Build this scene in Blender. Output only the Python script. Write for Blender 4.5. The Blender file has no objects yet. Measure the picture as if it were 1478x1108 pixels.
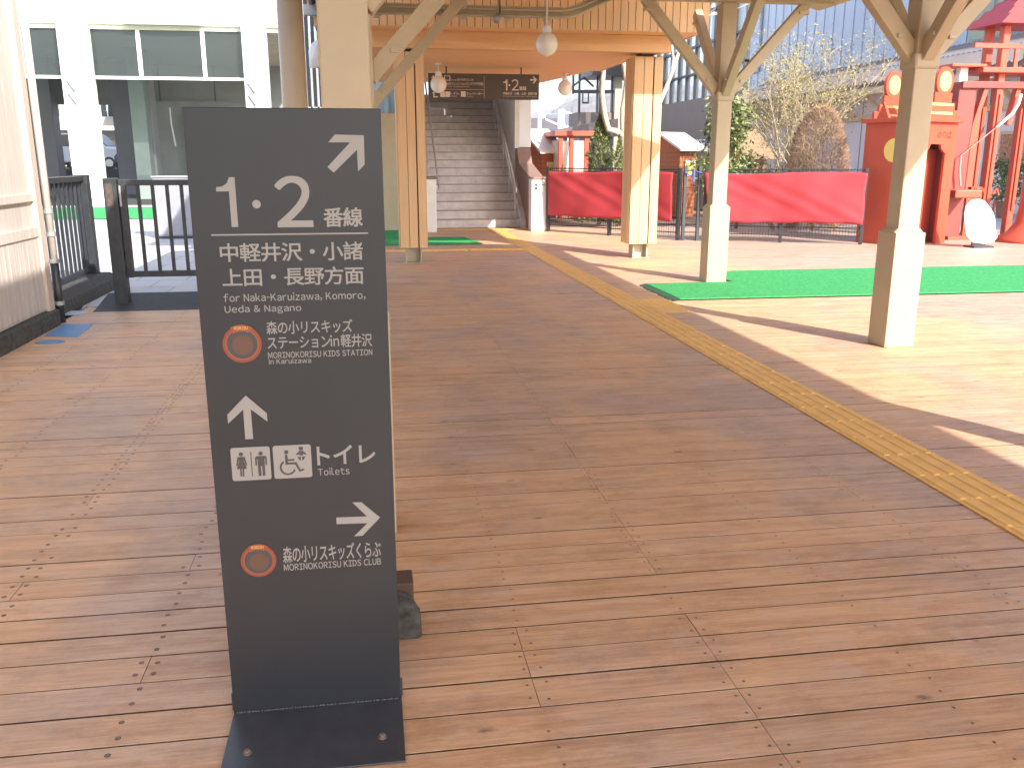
import bpy, bmesh, math, random
from mathutils import Vector, Matrix
R = math.radians
sc = bpy.context.scene
COL = sc.collection

# ---------------------------------------------------------------- camera, sky, sun, exposure
# world axes: x = across the deck, y = along the deck (towards the stairs), z = up, deck top at z = 0
CH, FPX, PITCH, YAW = 1.45, 1285.0, math.atan(324 / 1285.0), R(8.92)
cam = bpy.data.cameras.new('camera'); camo = bpy.data.objects.new('camera', cam); COL.objects.link(camo)
camo.location = (0, 0, CH); camo.rotation_euler = (R(90) - PITCH, 0, -YAW)
cam.sensor_width = 36; cam.lens = FPX / 1478 * 36; cam.clip_end = 5000; cam.clip_start = 0.05
sc.camera = camo
SUN_AZ, SUN_EL = 27.0, 32.0            # sun stands behind the camera, to its right
w = bpy.data.worlds.new('World'); sc.world = w; w.use_nodes = True
nt = w.node_tree; bg = nt.nodes['Background']
sky = nt.nodes.new('ShaderNodeTexSky'); sky.sky_type = 'NISHITA'; sky.sun_disc = False
sky.sun_elevation = R(SUN_EL); sky.sun_rotation = R(180 - SUN_AZ)
sky.dust_density = 2.5; sky.altitude = 900
nt.links.new(sky.outputs[0], bg.inputs[0]); bg.inputs[1].default_value = 0.15
sun = bpy.data.lights.new('sun', 'SUN'); sun.energy = 3.1; sun.angle = R(0.6); sun.color = (1, .95, .87)
suno = bpy.data.objects.new('sun', sun); COL.objects.link(suno)
sdir = Vector((-math.sin(R(SUN_AZ)) * math.cos(R(SUN_EL)), math.cos(R(SUN_AZ)) * math.cos(R(SUN_EL)), -math.sin(R(SUN_EL))))
suno.rotation_euler = sdir.to_track_quat('-Z', 'Y').to_euler(); suno.location = (20, -30, 30)
sc.view_settings.view_transform = 'Standard'; sc.view_settings.look = 'None'
sc.view_settings.exposure = 1.82; sc.view_settings.gamma = 1
sc.cycles.max_bounces = 8; sc.cycles.diffuse_bounces = 6
sc.cycles.use_denoising = True

# ---------------------------------------------------------------- surveying: photo pixel -> place
_F = Vector((0, math.cos(PITCH), -math.sin(PITCH))); _U = Vector((0, math.sin(PITCH), math.cos(PITCH)))
def _ray(px, py):
    d = Vector((1, 0, 0)) * ((px - 739) / FPX) + _F - _U * ((py - 554) / FPX)
    return Vector((d.x * math.cos(YAW) + d.y * math.sin(YAW), -d.x * math.sin(YAW) + d.y * math.cos(YAW), d.z))
def at(px, py, s):
    d = _ray(px, py); return Vector((0, 0, CH)) + d * (s / d.y)
def atx(px, py, l):
    d = _ray(px, py); return Vector((0, 0, CH)) + d * (l / d.x)
def gnd(px, py, z=0.0):
    d = _ray(px, py); return Vector((0, 0, CH)) + d * ((z - CH) / d.z)

# ---------------------------------------------------------------- mesh helpers
ORG = {}
class MB:
    def __init__(s, xf=None): s.v = []; s.f = []; s.m = []; s.xf = xf; s.tint = None
    def add(s, vs, fs, m=0):
        b = len(s.v)
        for p in vs:
            p = Vector(p)
            if s.xf: p = s.xf @ p
            s.v.append(p)
        for f in fs: s.f.append([b + i for i in f]); s.m.append(m)
        return s
    def box(s, x0, x1, y0, y1, z0, z1, m=0):
        return s.add([(x0,y0,z0),(x1,y0,z0),(x1,y1,z0),(x0,y1,z0),(x0,y0,z1),(x1,y0,z1),(x1,y1,z1),(x0,y1,z1)],
                     [(3,2,1,0),(4,5,6,7),(0,1,5,4),(1,2,6,5),(2,3,7,6),(3,0,4,7)], m)
    def cbox(s, c, d, m=0):
        return s.box(c[0]-d[0]/2, c[0]+d[0]/2, c[1]-d[1]/2, c[1]+d[1]/2, c[2]-d[2]/2, c[2]+d[2]/2, m)
    def bar(s, p, q, w, h, up=(0,0,1), m=0):
        p = Vector(p); q = Vector(q); d = (q - p).normalized(); up = Vector(up)
        if abs(d.dot(up)) > .99: up = Vector((0, 1, 0))
        r = d.cross(up).normalized() * (w / 2); u = r.cross(d).normalized() * (h / 2)
        vs = [p-r-u, p+r-u, p+r+u, p-r+u, q-r-u, q+r-u, q+r+u, q-r+u]
        return s.add(vs, [(3,2,1,0),(4,5,6,7),(0,1,5,4),(1,2,6,5),(2,3,7,6),(3,0,4,7)][::1], m)
    def tube(s, pts, r, n=8, m=0, caps=True):
        pts = [Vector(p) for p in pts]
        rs = r if isinstance(r, (list, tuple)) else [r] * len(pts)
        vs = []; fs = []; prev = None
        for i, p in enumerate(pts):
            d = ((pts[min(i+1, len(pts)-1)]) - pts[max(i-1, 0)]).normalized()
            if prev is None:
                a = d.cross(Vector((0,0,1)))
                if a.length < 1e-3: a = Vector((1,0,0))
                a.normalize()
            else:
                a = prev - d * prev.dot(d)
                if a.length < 1e-5: a = d.orthogonal()
                a.normalize()
            prev = a; b = d.cross(a)
            for k in range(n):
                t = 2*math.pi*k/n; vs.append(p + a*(math.cos(t)*rs[i]) + b*(math.sin(t)*rs[i]))
        for i in range(len(pts)-1):
            for k in range(n):
                k2 = (k+1) % n; fs.append((i*n+k, i*n+k2, (i+1)*n+k2, (i+1)*n+k))
        if caps: fs.append(tuple(range(n))[::-1]); fs.append(tuple((len(pts)-1)*n+k for k in range(n)))
        return s.add(vs, fs, m)
    def lathe(s, prof, c, n=24, m=0):
        vs = []; fs = []
        for (r, z) in prof:
            for k in range(n):
                t = 2*math.pi*k/n; vs.append((c[0]+r*math.cos(t), c[1]+r*math.sin(t), c[2]+z))
        for i in range(len(prof)-1):
            for k in range(n):
                k2 = (k+1) % n; fs.append((i*n+k, i*n+k2, (i+1)*n+k2, (i+1)*n+k))
        fs.append(tuple(range(n))[::-1]); fs.append(tuple((len(prof)-1)*n+k for k in range(n)))
        return s.add(vs, fs, m)
    def prism(s, poly, o, ax, ay, az, m=0):      # poly (2D) in plane o + ax*u + ay*v, thickness vector az
        o = Vector(o); ax = Vector(ax); ay = Vector(ay); az = Vector(az); n = len(poly)
        vs = [o + ax*u + ay*v for u, v in poly]; vs += [p + az for p in vs]
        fs = [tuple(range(n)), tuple(range(2*n-1, n-1, -1))]
        for i in range(n): j = (i+1) % n; fs.append((i, i+n, j+n, j))
        return s.add(vs, fs, m)
    def wall(s, poly, y, t, m=0):                # polygon in the x-z plane at y, thickness t towards +y
        return s.prism([(p[0], p[-1]) for p in poly], (0, y, 0), (1,0,0), (0,0,1), (0,t,0), m)
    def slab(s, poly, z0, z1, m=0):
        return s.prism([(p[0], p[1]) for p in poly], (0,0,z0), (1,0,0), (0,1,0), (0,0,z1-z0), m)
    def build(s, name, mats, parent=None, smooth=False, bevel=0, solid=0, fixn=True):
        if not isinstance(mats, (list, tuple)): mats = [mats]
        if parent is not None: org = ORG[parent.name]
        else:
            xs = [v.x for v in s.v]; ys = [v.y for v in s.v]; zs = [v.z for v in s.v]
            org = Vector(((min(xs)+max(xs))/2, (min(ys)+max(ys))/2, min(zs)))
        me = bpy.data.meshes.new(name)
        me.from_pydata([tuple(v - org) for v in s.v], [], s.f)
        for mt in mats: me.materials.append(mt)
        if len(mats) > 1: me.polygons.foreach_set('material_index', s.m)
        if s.tint is not None:
            at_ = me.attributes.new('tint', 'FLOAT_COLOR', 'POINT')
            at_.data.foreach_set('color', [c for t in s.tint for c in t])
        if fixn:
            bm = bmesh.new(); bm.from_mesh(me); bmesh.ops.recalc_face_normals(bm, faces=bm.faces[:]); bm.to_mesh(me); bm.free()
        if smooth: me.polygons.foreach_set('use_smooth', [True]*len(me.polygons))
        o = bpy.data.objects.new(name, me); COL.objects.link(o)
        if parent is None: o.location = org
        else: o.parent = parent
        ORG[o.name] = org
        if bevel:
            b = o.modifiers.new('bevel', 'BEVEL'); b.width = bevel; b.segments = 2; b.limit_method = 'ANGLE'; b.angle_limit = R(40)
        if solid:
            b = o.modifiers.new('solid', 'SOLIDIFY'); b.thickness = solid
        return o
def tag(o, label=None, cat=None, group=None, kind=None):
    if label: o['label'] = label
    if cat: o['category'] = cat
    if group: o['group'] = group
    if kind: o['kind'] = kind
    return o
def thing(name, label, cat, loc, group=None):
    o = bpy.data.objects.new(name, None); COL.objects.link(o); o.location = loc; o.empty_display_size = .2
    ORG[o.name] = Vector(loc); return tag(o, label, cat, group)
def copy_tree(o, parent=None):
    c = o.copy(); COL.objects.link(c)
    if parent is not None: c.parent = parent
    for ch in list(o.children): copy_tree(ch, c)
    return c
def struct(o): o['kind'] = 'structure'; return o
def frame(p, ang):    # local frame at p turned by ang about z
    return Matrix.Translation(Vector(p)) @ Matrix.Rotation(ang, 4, 'Z')

# ---------------------------------------------------------------- materials
def newmat(name):
    m = bpy.data.materials.new(name); m.use_nodes = True
    return m, m.node_tree, m.node_tree.nodes['Principled BSDF']
def lk(nt, a, b): nt.links.new(a, b)
def coords(nt, scale=(1,1,1)):
    tc = nt.nodes.new('ShaderNodeTexCoord'); mp = nt.nodes.new('ShaderNodeMapping'); mp.inputs['Scale'].default_value = scale
    lk(nt, tc.outputs['Object'], mp.inputs[0]); return mp.outputs[0]
def noise(nt, vec, scale, detail=4, rough=.6):
    n = nt.nodes.new('ShaderNodeTexNoise'); n.inputs['Scale'].default_value = scale
    n.inputs['Detail'].default_value = detail; n.inputs['Roughness'].default_value = rough
    lk(nt, vec, n.inputs['Vector']); return n.outputs['Fac']
def ramp(nt, fac, stops):
    r = nt.nodes.new('ShaderNodeValToRGB'); e = r.color_ramp.elements
    while len(e) < len(stops): e.new(.5)
    for i, (p, c) in enumerate(stops): e[i].position = p; e[i].color = (*c, 1)
    lk(nt, fac, r.inputs[0]); return r.outputs[0]
def mixc(nt, fac, a, b, typ='MIX'):
    x = nt.nodes.new('ShaderNodeMix'); x.data_type = 'RGBA'; x.blend_type = typ
    for sock, v in ((x.inputs[0], fac), (x.inputs[6], a), (x.inputs[7], b)):
        if hasattr(v, 'links'): lk(nt, v, sock)
        else: sock.default_value = v if not isinstance(v, tuple) else (*v, 1) if len(v) == 3 else v
    return x.outputs[2]
def bump(nt, p, h, strength=.2, dist=.01):
    b = nt.nodes.new('ShaderNodeBump'); b.inputs['Strength'].default_value = strength; b.inputs['Distance'].default_value = dist
    lk(nt, h, b.inputs['Height']); lk(nt, b.outputs[0], p.inputs['Normal'])
def sc_(c, k): return tuple(min(1, x*k) for x in c)
def plain(name, col, rough=.5, metal=0, var=.12, scale=6, bmp=.05, spec=.5, stretch=(1,1,1)):
    m, nt, p = newmat(name); v = coords(nt, stretch)
    n = noise(nt, v, scale, 5); c = ramp(nt, n, [(.3, sc_(col, 1-var)), (.7, sc_(col, 1+var))])
    lk(nt, c, p.inputs['Base Color']); p.inputs['Roughness'].default_value = rough; p.inputs['Metallic'].default_value = metal
    p.inputs['Specular IOR Level'].default_value = spec
    if bmp: bump(nt, p, noise(nt, v, scale*8, 3), bmp, .004)
    return m
def wood(name, col, axis=2, var=.18, rough=.6, island=.15, scale=1.0, knots=True):
    m, nt, p = newmat(name); st = [9*scale]*3; st[axis] = .7*scale; v = coords(nt, tuple(st))
    g = noise(nt, v, 2.2, 6, .65); c = ramp(nt, g, [(.3, sc_(col, 1-var)), (.55, col), (.75, sc_(col, 1+var*.8))])
    if knots:
        k = noise(nt, coords(nt, tuple(3.0 if i != axis else 1.4 for i in range(3))), 1.7, 2)
        c = mixc(nt, ramp(nt, k, [(.70, (0,0,0)), (.78, (.6,.6,.6))]), c, sc_(col, .55))
    geo = nt.nodes.new('ShaderNodeNewGeometry')
    mr = nt.nodes.new('ShaderNodeMapRange'); mr.inputs[3].default_value = 1-island; mr.inputs[4].default_value = 1+island
    lk(nt, geo.outputs['Random Per Island'], mr.inputs[0])
    hsv = nt.nodes.new('ShaderNodeHueSaturation'); lk(nt, mr.outputs[0], hsv.inputs['Value']); lk(nt, c, hsv.inputs['Color'])
    lk(nt, hsv.outputs[0], p.inputs['Base Color']); p.inputs['Roughness'].default_value = rough
    bump(nt, p, g, .12, .004); return m
def leafmat(name, stops, rough=.5, trans=.0):
    m, nt, p = newmat(name); geo = nt.nodes.new('ShaderNodeNewGeometry')
    c = ramp(nt, geo.outputs['Random Per Island'], stops); lk(nt, c, p.inputs['Base Color'])
    p.inputs['Roughness'].default_value = rough; p.inputs['Specular IOR Level'].default_value = .3
    return m
def glass(name, col, rough=.05, alpha=.35):
    m, nt, p = newmat(name); p.inputs['Base Color'].default_value = (*col, 1); p.inputs['Roughness'].default_value = rough
    tr = nt.nodes.new('ShaderNodeBsdfTransparent'); mx = nt.nodes.new('ShaderNodeMixShader'); mx.inputs[0].default_value = alpha
    lk(nt, tr.outputs[0], mx.inputs[1]); lk(nt, p.outputs[0], mx.inputs[2]); lk(nt, mx.outputs[0], nt.nodes['Material Output'].inputs[0])
    return m

M = {}
M['cream'] = plain('cream_paint', (.45, .355, .235), .45, var=.05, scale=5, bmp=.04)
M['cream_metal'] = plain('cream_metal', (.44, .375, .27), .4, var=.06, scale=8, bmp=.02)
M['sign'] = plain('sign_metal', (.0205, .0225, .028), .42, var=.12, scale=3.5, bmp=.015, spec=.45)
M['sign_base'] = plain('sign_base_metal', (.052, .053, .06), .36, var=.2, scale=14, bmp=.04)
M['bolt'] = plain('bolt_metal', (.24, .18, .14), .45, metal=.35, var=.1)
M['white_ink'] = plain('white_vinyl', (.275, .262, .25), .5, var=.02, bmp=0)
M['dark_ink'] = plain('dark_vinyl', (.05, .048, .05), .5, var=.02, bmp=0)
M['orange_ink'] = plain('orange_vinyl', (.27, .07, .03), .5, var=.06, bmp=0)
M['darkorange_ink'] = plain('brown_vinyl', (.09, .022, .015), .5, var=.06, bmp=0)
M['brown_ink'] = plain('tan_vinyl', (.11, .055, .036), .5, var=.1, bmp=0)
M['yellow_ink'] = plain('yellow_vinyl', (.75, .45, .12), .5, var=.05, bmp=0)
M['stone'] = plain('rough_stone', (.06, .058, .052), .85, var=.6, scale=28, bmp=.9)
M['hole'] = plain('cut_timber_dark', (.05, .028, .018), .8, var=.3)
M['wood_post'] = wood('larch_slats', (.70, .43, .215), 2, .12, .5, .05, 1.0)
M['wood_beam'] = wood('larch_beam', (.72, .40, .18), 0, .14, .5, .05, 1.0)
M['wood_soffit'] = wood('larch_soffit', (.80, .46, .215), 0, .08, .5, .05, .7, False)
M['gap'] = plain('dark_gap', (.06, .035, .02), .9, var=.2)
M['steel_dark'] = plain('dark_steel', (.03, .03, .032), .45, var=.2, scale=10)
M['iron'] = plain('iron_paint', (.028, .031, .036), .42, var=.35, scale=12, bmp=.08)
M['grey_metal'] = plain('grey_metal', (.30, .31, .32), .4, metal=.3, var=.1)
M['stainless'] = plain('stainless', (.66, .63, .60), .4, metal=.35, var=.08)
M['white_panel'] = plain('white_panel', (.72, .72, .72), .5, var=.05, scale=2)
M['brown_panel'] = plain('brown_panel', (.26, .16, .13), .6, var=.08)
M['stair'] = plain('stair_concrete', (.60, .555, .55), .75, var=.16, scale=5, bmp=.15)
M['stair_dark'] = plain('stair_wall', (.64, .60, .55), .75, var=.1, scale=3)
M['nosing'] = plain('stair_nosing', (.32, .29, .275), .6, var=.1)
M['opal'] = plain('opal_glass', (.84, .79, .76), .18, var=.02, bmp=0)
M['red_cloth'] = plain('red_cloth', (.36, .028, .038), .8, var=.08, scale=4, bmp=.1)
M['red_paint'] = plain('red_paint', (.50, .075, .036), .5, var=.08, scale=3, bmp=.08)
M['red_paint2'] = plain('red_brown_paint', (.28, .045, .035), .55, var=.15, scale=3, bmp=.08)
M['red_roof'] = plain('crimson_roof', (.38, .022, .030), .5, var=.1)
M['orange_face'] = plain('orange_red_paint', (.52, .095, .045), .55, var=.08, scale=3)
M['yellow_face'] = plain('yellow_paint', (.80, .62, .16), .5, var=.05)
M['green_carpet'] = plain('artificial_turf', (.055, .31, .105), .95, var=.35, scale=38, bmp=.8, spec=.1)
M['rubber'] = plain('rubber_mat', (.035, .035, .037), .75, var=.25, scale=15, bmp=.3)
M['blue_vinyl'] = plain('blue_vinyl', (.10, .24, .44), .5, var=.12)
M['pale_vinyl'] = plain('pale_vinyl', (.42, .47, .56), .5, var=.1)
M['white_conc'] = plain('white_cladding', (.74, .74, .72), .6, var=.06, scale=1.5, bmp=.05)
M['beige_conc'] = plain('beige_concrete', (.60, .55, .44), .75, var=.12, scale=2)
M['hall_dark'] = plain('hall_wall_green_grey', (.26, .27, .25), .6, var=.15, scale=.8)
M['hall_col'] = plain('hall_column', (.11, .115, .135), .5, var=.12, scale=1)
M['hall_col2'] = plain('hall_column_green', (.24, .30, .27), .5, var=.1, scale=1)
M['tile'] = plain('roof_tile', (.11, .085, .08), .45, var=.25, scale=4, bmp=.2)
M['ochre'] = plain('ochre_soffit', (.66, .46, .29), .7, var=.12, scale=2)
M['lav_wall'] = plain('lavender_wall', (.78, .70, .71), .7, var=.05, scale=1)
M['dark_wall'] = wood('dark_board_wall', (.20, .15, .13), 2, .2, .6, .25, .5, False)
M['glass_grey'] = glass('window_glass_grey', (.03, .038, .036), .06, .55)
M['glass_pale'] = glass('window_glass_pale', (.55, .6, .62), .1, .35)
M['win_olive'] = plain('olive_blind_glass', (.33, .34, .22), .12, var=.1, scale=1, bmp=0)
M['trunk_pale'] = plain('pale_bark', (.46, .38, .30), .85, var=.3, scale=9, bmp=.5)
M['bark'] = plain('brown_bark', (.22, .15, .10), .9, var=.3, scale=12, bmp=.5)
M['twig'] = plain('pale_twig', (.42, .34, .21), .9, var=.25, scale=12)
M['leaf_dark'] = leafmat('conifer_leaf', [(0, (.045,.07,.02)), (.5, (.10,.13,.04)), (1, (.22,.24,.08))])
M['leaf_glossy'] = leafmat('glossy_leaf', [(0, (.055,.085,.025)), (.55, (.14,.18,.055)), (1, (.36,.36,.16))], .32)
M['leaf_yellow'] = leafmat('yellow_leaf', [(0, (.14,.12,.04)), (.5, (.28,.24,.09)), (1, (.42,.34,.16))])
M['leaf_brown'] = leafmat('brown_twig', [(0, (.18,.095,.055)), (.5, (.34,.20,.12)), (1, (.50,.36,.23))], .8)
M['house_wood'] = wood('red_cedar', (.46, .15, .055), 0, .15, .6, .2, 1.0, False)
M['white_roof'] = plain('white_roof', (.75, .70, .64), .5, var=.06)
M['tan_tile'] = plain('tan_shingle', (.26, .17, .09), .7, var=.25, scale=10)
M['white_car'] = plain('white_car_paint', (.75, .76, .78), .25, var=.02, bmp=0)
M['blue_car'] = plain('blue_car_paint', (.04, .08, .25), .25, var=.05, bmp=0)
M['red_car'] = plain('red_plastic', (.5, .03, .03), .3, var=.05, bmp=0)
M['car_glass'] = plain('car_glass', (.03, .04, .045), .08, var=.05, bmp=0)
M['tyre'] = plain('tyre_rubber', (.02, .02, .02), .8, var=.1)
M['alloy'] = plain('alloy_rim', (.5, .5, .5), .3, metal=.7, var=.05)
M['tactile'] = plain('tactile_tile', (.80, .47, .13), .6, var=.10, scale=9, bmp=.15)
M['asphalt'] = plain('asphalt', (.055, .055, .058), .9, var=.25, scale=20, bmp=.4)
M['soil'] = plain('bare_soil', (.20, .13, .085), .95, var=.35, scale=3, bmp=.5)
M['corr'] = plain('corrugated_metal', (.20, .20, .21), .45, metal=.3, var=.1)
M['poster'] = plain('poster_print', (.42, .17, .09), .6, var=.7, scale=14, bmp=0)
M['white_line'] = plain('white_paint', (.78, .78, .76), .5, var=.05)
M['terracotta'] = plain('terracotta', (.30, .14, .09), .8, var=.15)
M['rust'] = plain('rusty_catch', (.075, .055, .045), .7, var=.4, scale=30)
M['cyan_paint'] = plain('sky_blue_paint', (.25, .62, .75), .5, var=.04)
def mk_deck():
    m, nt, p = newmat('deck_boards'); a = nt.nodes.new('ShaderNodeAttribute'); a.attribute_name = 'tint'
    tc = nt.nodes.new('ShaderNodeTexCoord'); mp = nt.nodes.new('ShaderNodeMapping'); mp.inputs['Scale'].default_value = (.55, 9, 9)
    off = nt.nodes.new('ShaderNodeVectorMath'); off.operation = 'ADD'
    sep = nt.nodes.new('ShaderNodeSeparateColor'); lk(nt, a.outputs['Color'], sep.inputs[0])
    cmb = nt.nodes.new('ShaderNodeCombineXYZ'); mul = nt.nodes.new('ShaderNodeMath'); mul.operation = 'MULTIPLY'; mul.inputs[1].default_value = 57.0
    lk(nt, sep.outputs[1], mul.inputs[0]); lk(nt, mul.outputs[0], cmb.inputs[0]); lk(nt, mul.outputs[0], cmb.inputs[2])
    lk(nt, tc.outputs['Object'], mp.inputs[0]); lk(nt, mp.outputs[0], off.inputs[0]); lk(nt, cmb.outputs[0], off.inputs[1])
    g = noise(nt, off.outputs[0], 2.6, 8, .68)
    orange = ramp(nt, g, [(.28, (.50,.27,.14)), (.5, (.66,.385,.21)), (.72, (.76,.48,.285))])
    grey = ramp(nt, g, [(.28, (.37,.24,.17)), (.5, (.50,.335,.245)), (.72, (.62,.435,.33))])
    # tone: boards turn from orange to greyer across the deck, with patchy edges
    sx = nt.nodes.new('ShaderNodeSeparateXYZ'); lk(nt, tc.outputs['Object'], sx.inputs[0])
    big = noise(nt, coords(nt, (1, .6, 1)), .9, 4)
    am = nt.nodes.new('ShaderNodeMath'); am.operation = 'MULTIPLY_ADD'; am.inputs[1].default_value = 1.5; lk(nt, big, am.inputs[0])
    wx = nt.nodes.new('ShaderNodeMapRange'); wx.inputs[1].default_value = -.35; wx.inputs[2].default_value = 1.35; wx.inputs[3].default_value = 0; wx.inputs[4].default_value = .46; wx.interpolation_type = 'SMOOTHSTEP'
    lk(nt, sx.outputs[0], wx.inputs[0]); ad = nt.nodes.new('ShaderNodeMath'); ad.operation = 'ADD'; lk(nt, wx.outputs[0], ad.inputs[0]); lk(nt, sep.outputs[2], ad.inputs[1]); lk(nt, ad.outputs[0], am.inputs[2])
    fac = ramp(nt, am.outputs[0], [(.72, (0,0,0)), (1.35, (1,1,1))])
    c = mixc(nt, fac, orange, grey)
    # knots and scuffs
    vo = nt.nodes.new('ShaderNodeTexVoronoi'); vo.inputs['Scale'].default_value = 1.0; lk(nt, coords(nt, (2.3, 5.2, 5)), vo.inputs['Vector'])
    wob = nt.nodes.new('ShaderNodeMath'); wob.operation = 'MULTIPLY_ADD'; wob.inputs[1].default_value = .10; lk(nt, noise(nt, coords(nt, (9, 18, 18)), 3, 3), wob.inputs[0]); lk(nt, vo.outputs['Distance'], wob.inputs[2])
    kf = ramp(nt, wob.outputs[0], [(.085, (.75,.75,.75)), (.125, (0,0,0))])
    c = mixc(nt, kf, c, (.13, .075, .045))
    sf = noise(nt, coords(nt, (2.2, 3, 3)), 2.3, 7, .75); sff = ramp(nt, sf, [(.50, (0,0,0)), (.72, (.55,.55,.55))])
    c = mixc(nt, sff, c, (.56, .44, .35))
    fine = noise(nt, off.outputs[0], 14, 6, .75); c = mixc(nt, .6, c, ramp(nt, fine, [(.32, (.60,.57,.55)), (.60, (1,1,1))]), 'MULTIPLY')
    st = noise(nt, coords(nt, (1.3, 2.0, 2)), 3.1, 8, .8); c = mixc(nt, .5, c, ramp(nt, st, [(.36, (.62,.58,.55)), (.52, (1,1,1))]), 'MULTIPLY')
    h = nt.nodes.new('ShaderNodeHueSaturation'); mr = nt.nodes.new('ShaderNodeMapRange'); mr.inputs[3].default_value = .95; mr.inputs[4].default_value = 1.09
    lk(nt, sep.outputs[0], mr.inputs[0]); lk(nt, mr.outputs[0], h.inputs['Value']); lk(nt, c, h.inputs['Color'])
    lk(nt, h.outputs[0], p.inputs['Base Color'])
    rr = nt.nodes.new('ShaderNodeMapRange'); rr.inputs[3].default_value = .42; rr.inputs[4].default_value = .7; lk(nt, g, rr.inputs[0]); lk(nt, rr.outputs[0], p.inputs['Roughness'])
    bump(nt, p, g, .25, .003); return m
M['deck'] = mk_deck()
def mk_pave():
    m, nt, p = newmat('pale_paving'); b = nt.nodes.new('ShaderNodeTexBrick'); b.offset = 0.5
    b.inputs['Color1'].default_value = (.50,.49,.47,1); b.inputs['Color2'].default_value = (.56,.545,.52,1); b.inputs['Mortar'].default_value = (.30,.29,.28,1)
    b.inputs['Scale'].default_value = 1.0; b.inputs['Mortar Size'].default_value = .008; b.inputs['Brick Width'].default_value = .6; b.inputs['Row Height'].default_value = .6
    lk(nt, coords(nt), b.inputs['Vector']); n = noise(nt, coords(nt), 3, 5)
    lk(nt, mixc(nt, .3, b.outputs[0], ramp(nt, n, [(.3, (.6,.6,.6)), (.7, (1,1,1))]), 'MULTIPLY'), p.inputs['Base Color'])
    p.inputs['Roughness'].default_value = .8; return m
M['pave'] = mk_pave()
def mk_hutwall():
    m, nt, p = newmat('pale_cedar_boards'); v = coords(nt, (9, 9, .8)); g = noise(nt, v, 2, 6)
    lk(nt, ramp(nt, g, [(.3, (.44,.385,.34)), (.7, (.57,.515,.465))]), p.inputs['Base Color']); p.inputs['Roughness'].default_value = .7; bump(nt, p, g, .2, .004); return m
M['hut'] = mk_hutwall()
def mk_hill():
    m, nt, p = newmat('winter_forest'); n = noise(nt, coords(nt), .05, 8, .7)
    lk(nt, ramp(nt, n, [(.35, (.10,.075,.075)), (.55, (.19,.15,.14)), (.7, (.30,.27,.25))]), p.inputs['Base Color']); p.inputs['Roughness'].default_value = 1; return m
M['hill'] = mk_hill()
def mk_panel():
    m, nt, p = newmat('pale_blue_metal_panel'); n = noise(nt, coords(nt, (.2, .8, .1)), 1.5, 4)
    lk(nt, ramp(nt, n, [(.3, (.47,.51,.60)), (.7, (.56,.59,.67))]), p.inputs['Base Color']); p.inputs['Roughness'].default_value = .4; return m
M['panel'] = mk_panel()

rnd = random.Random(7)
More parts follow.
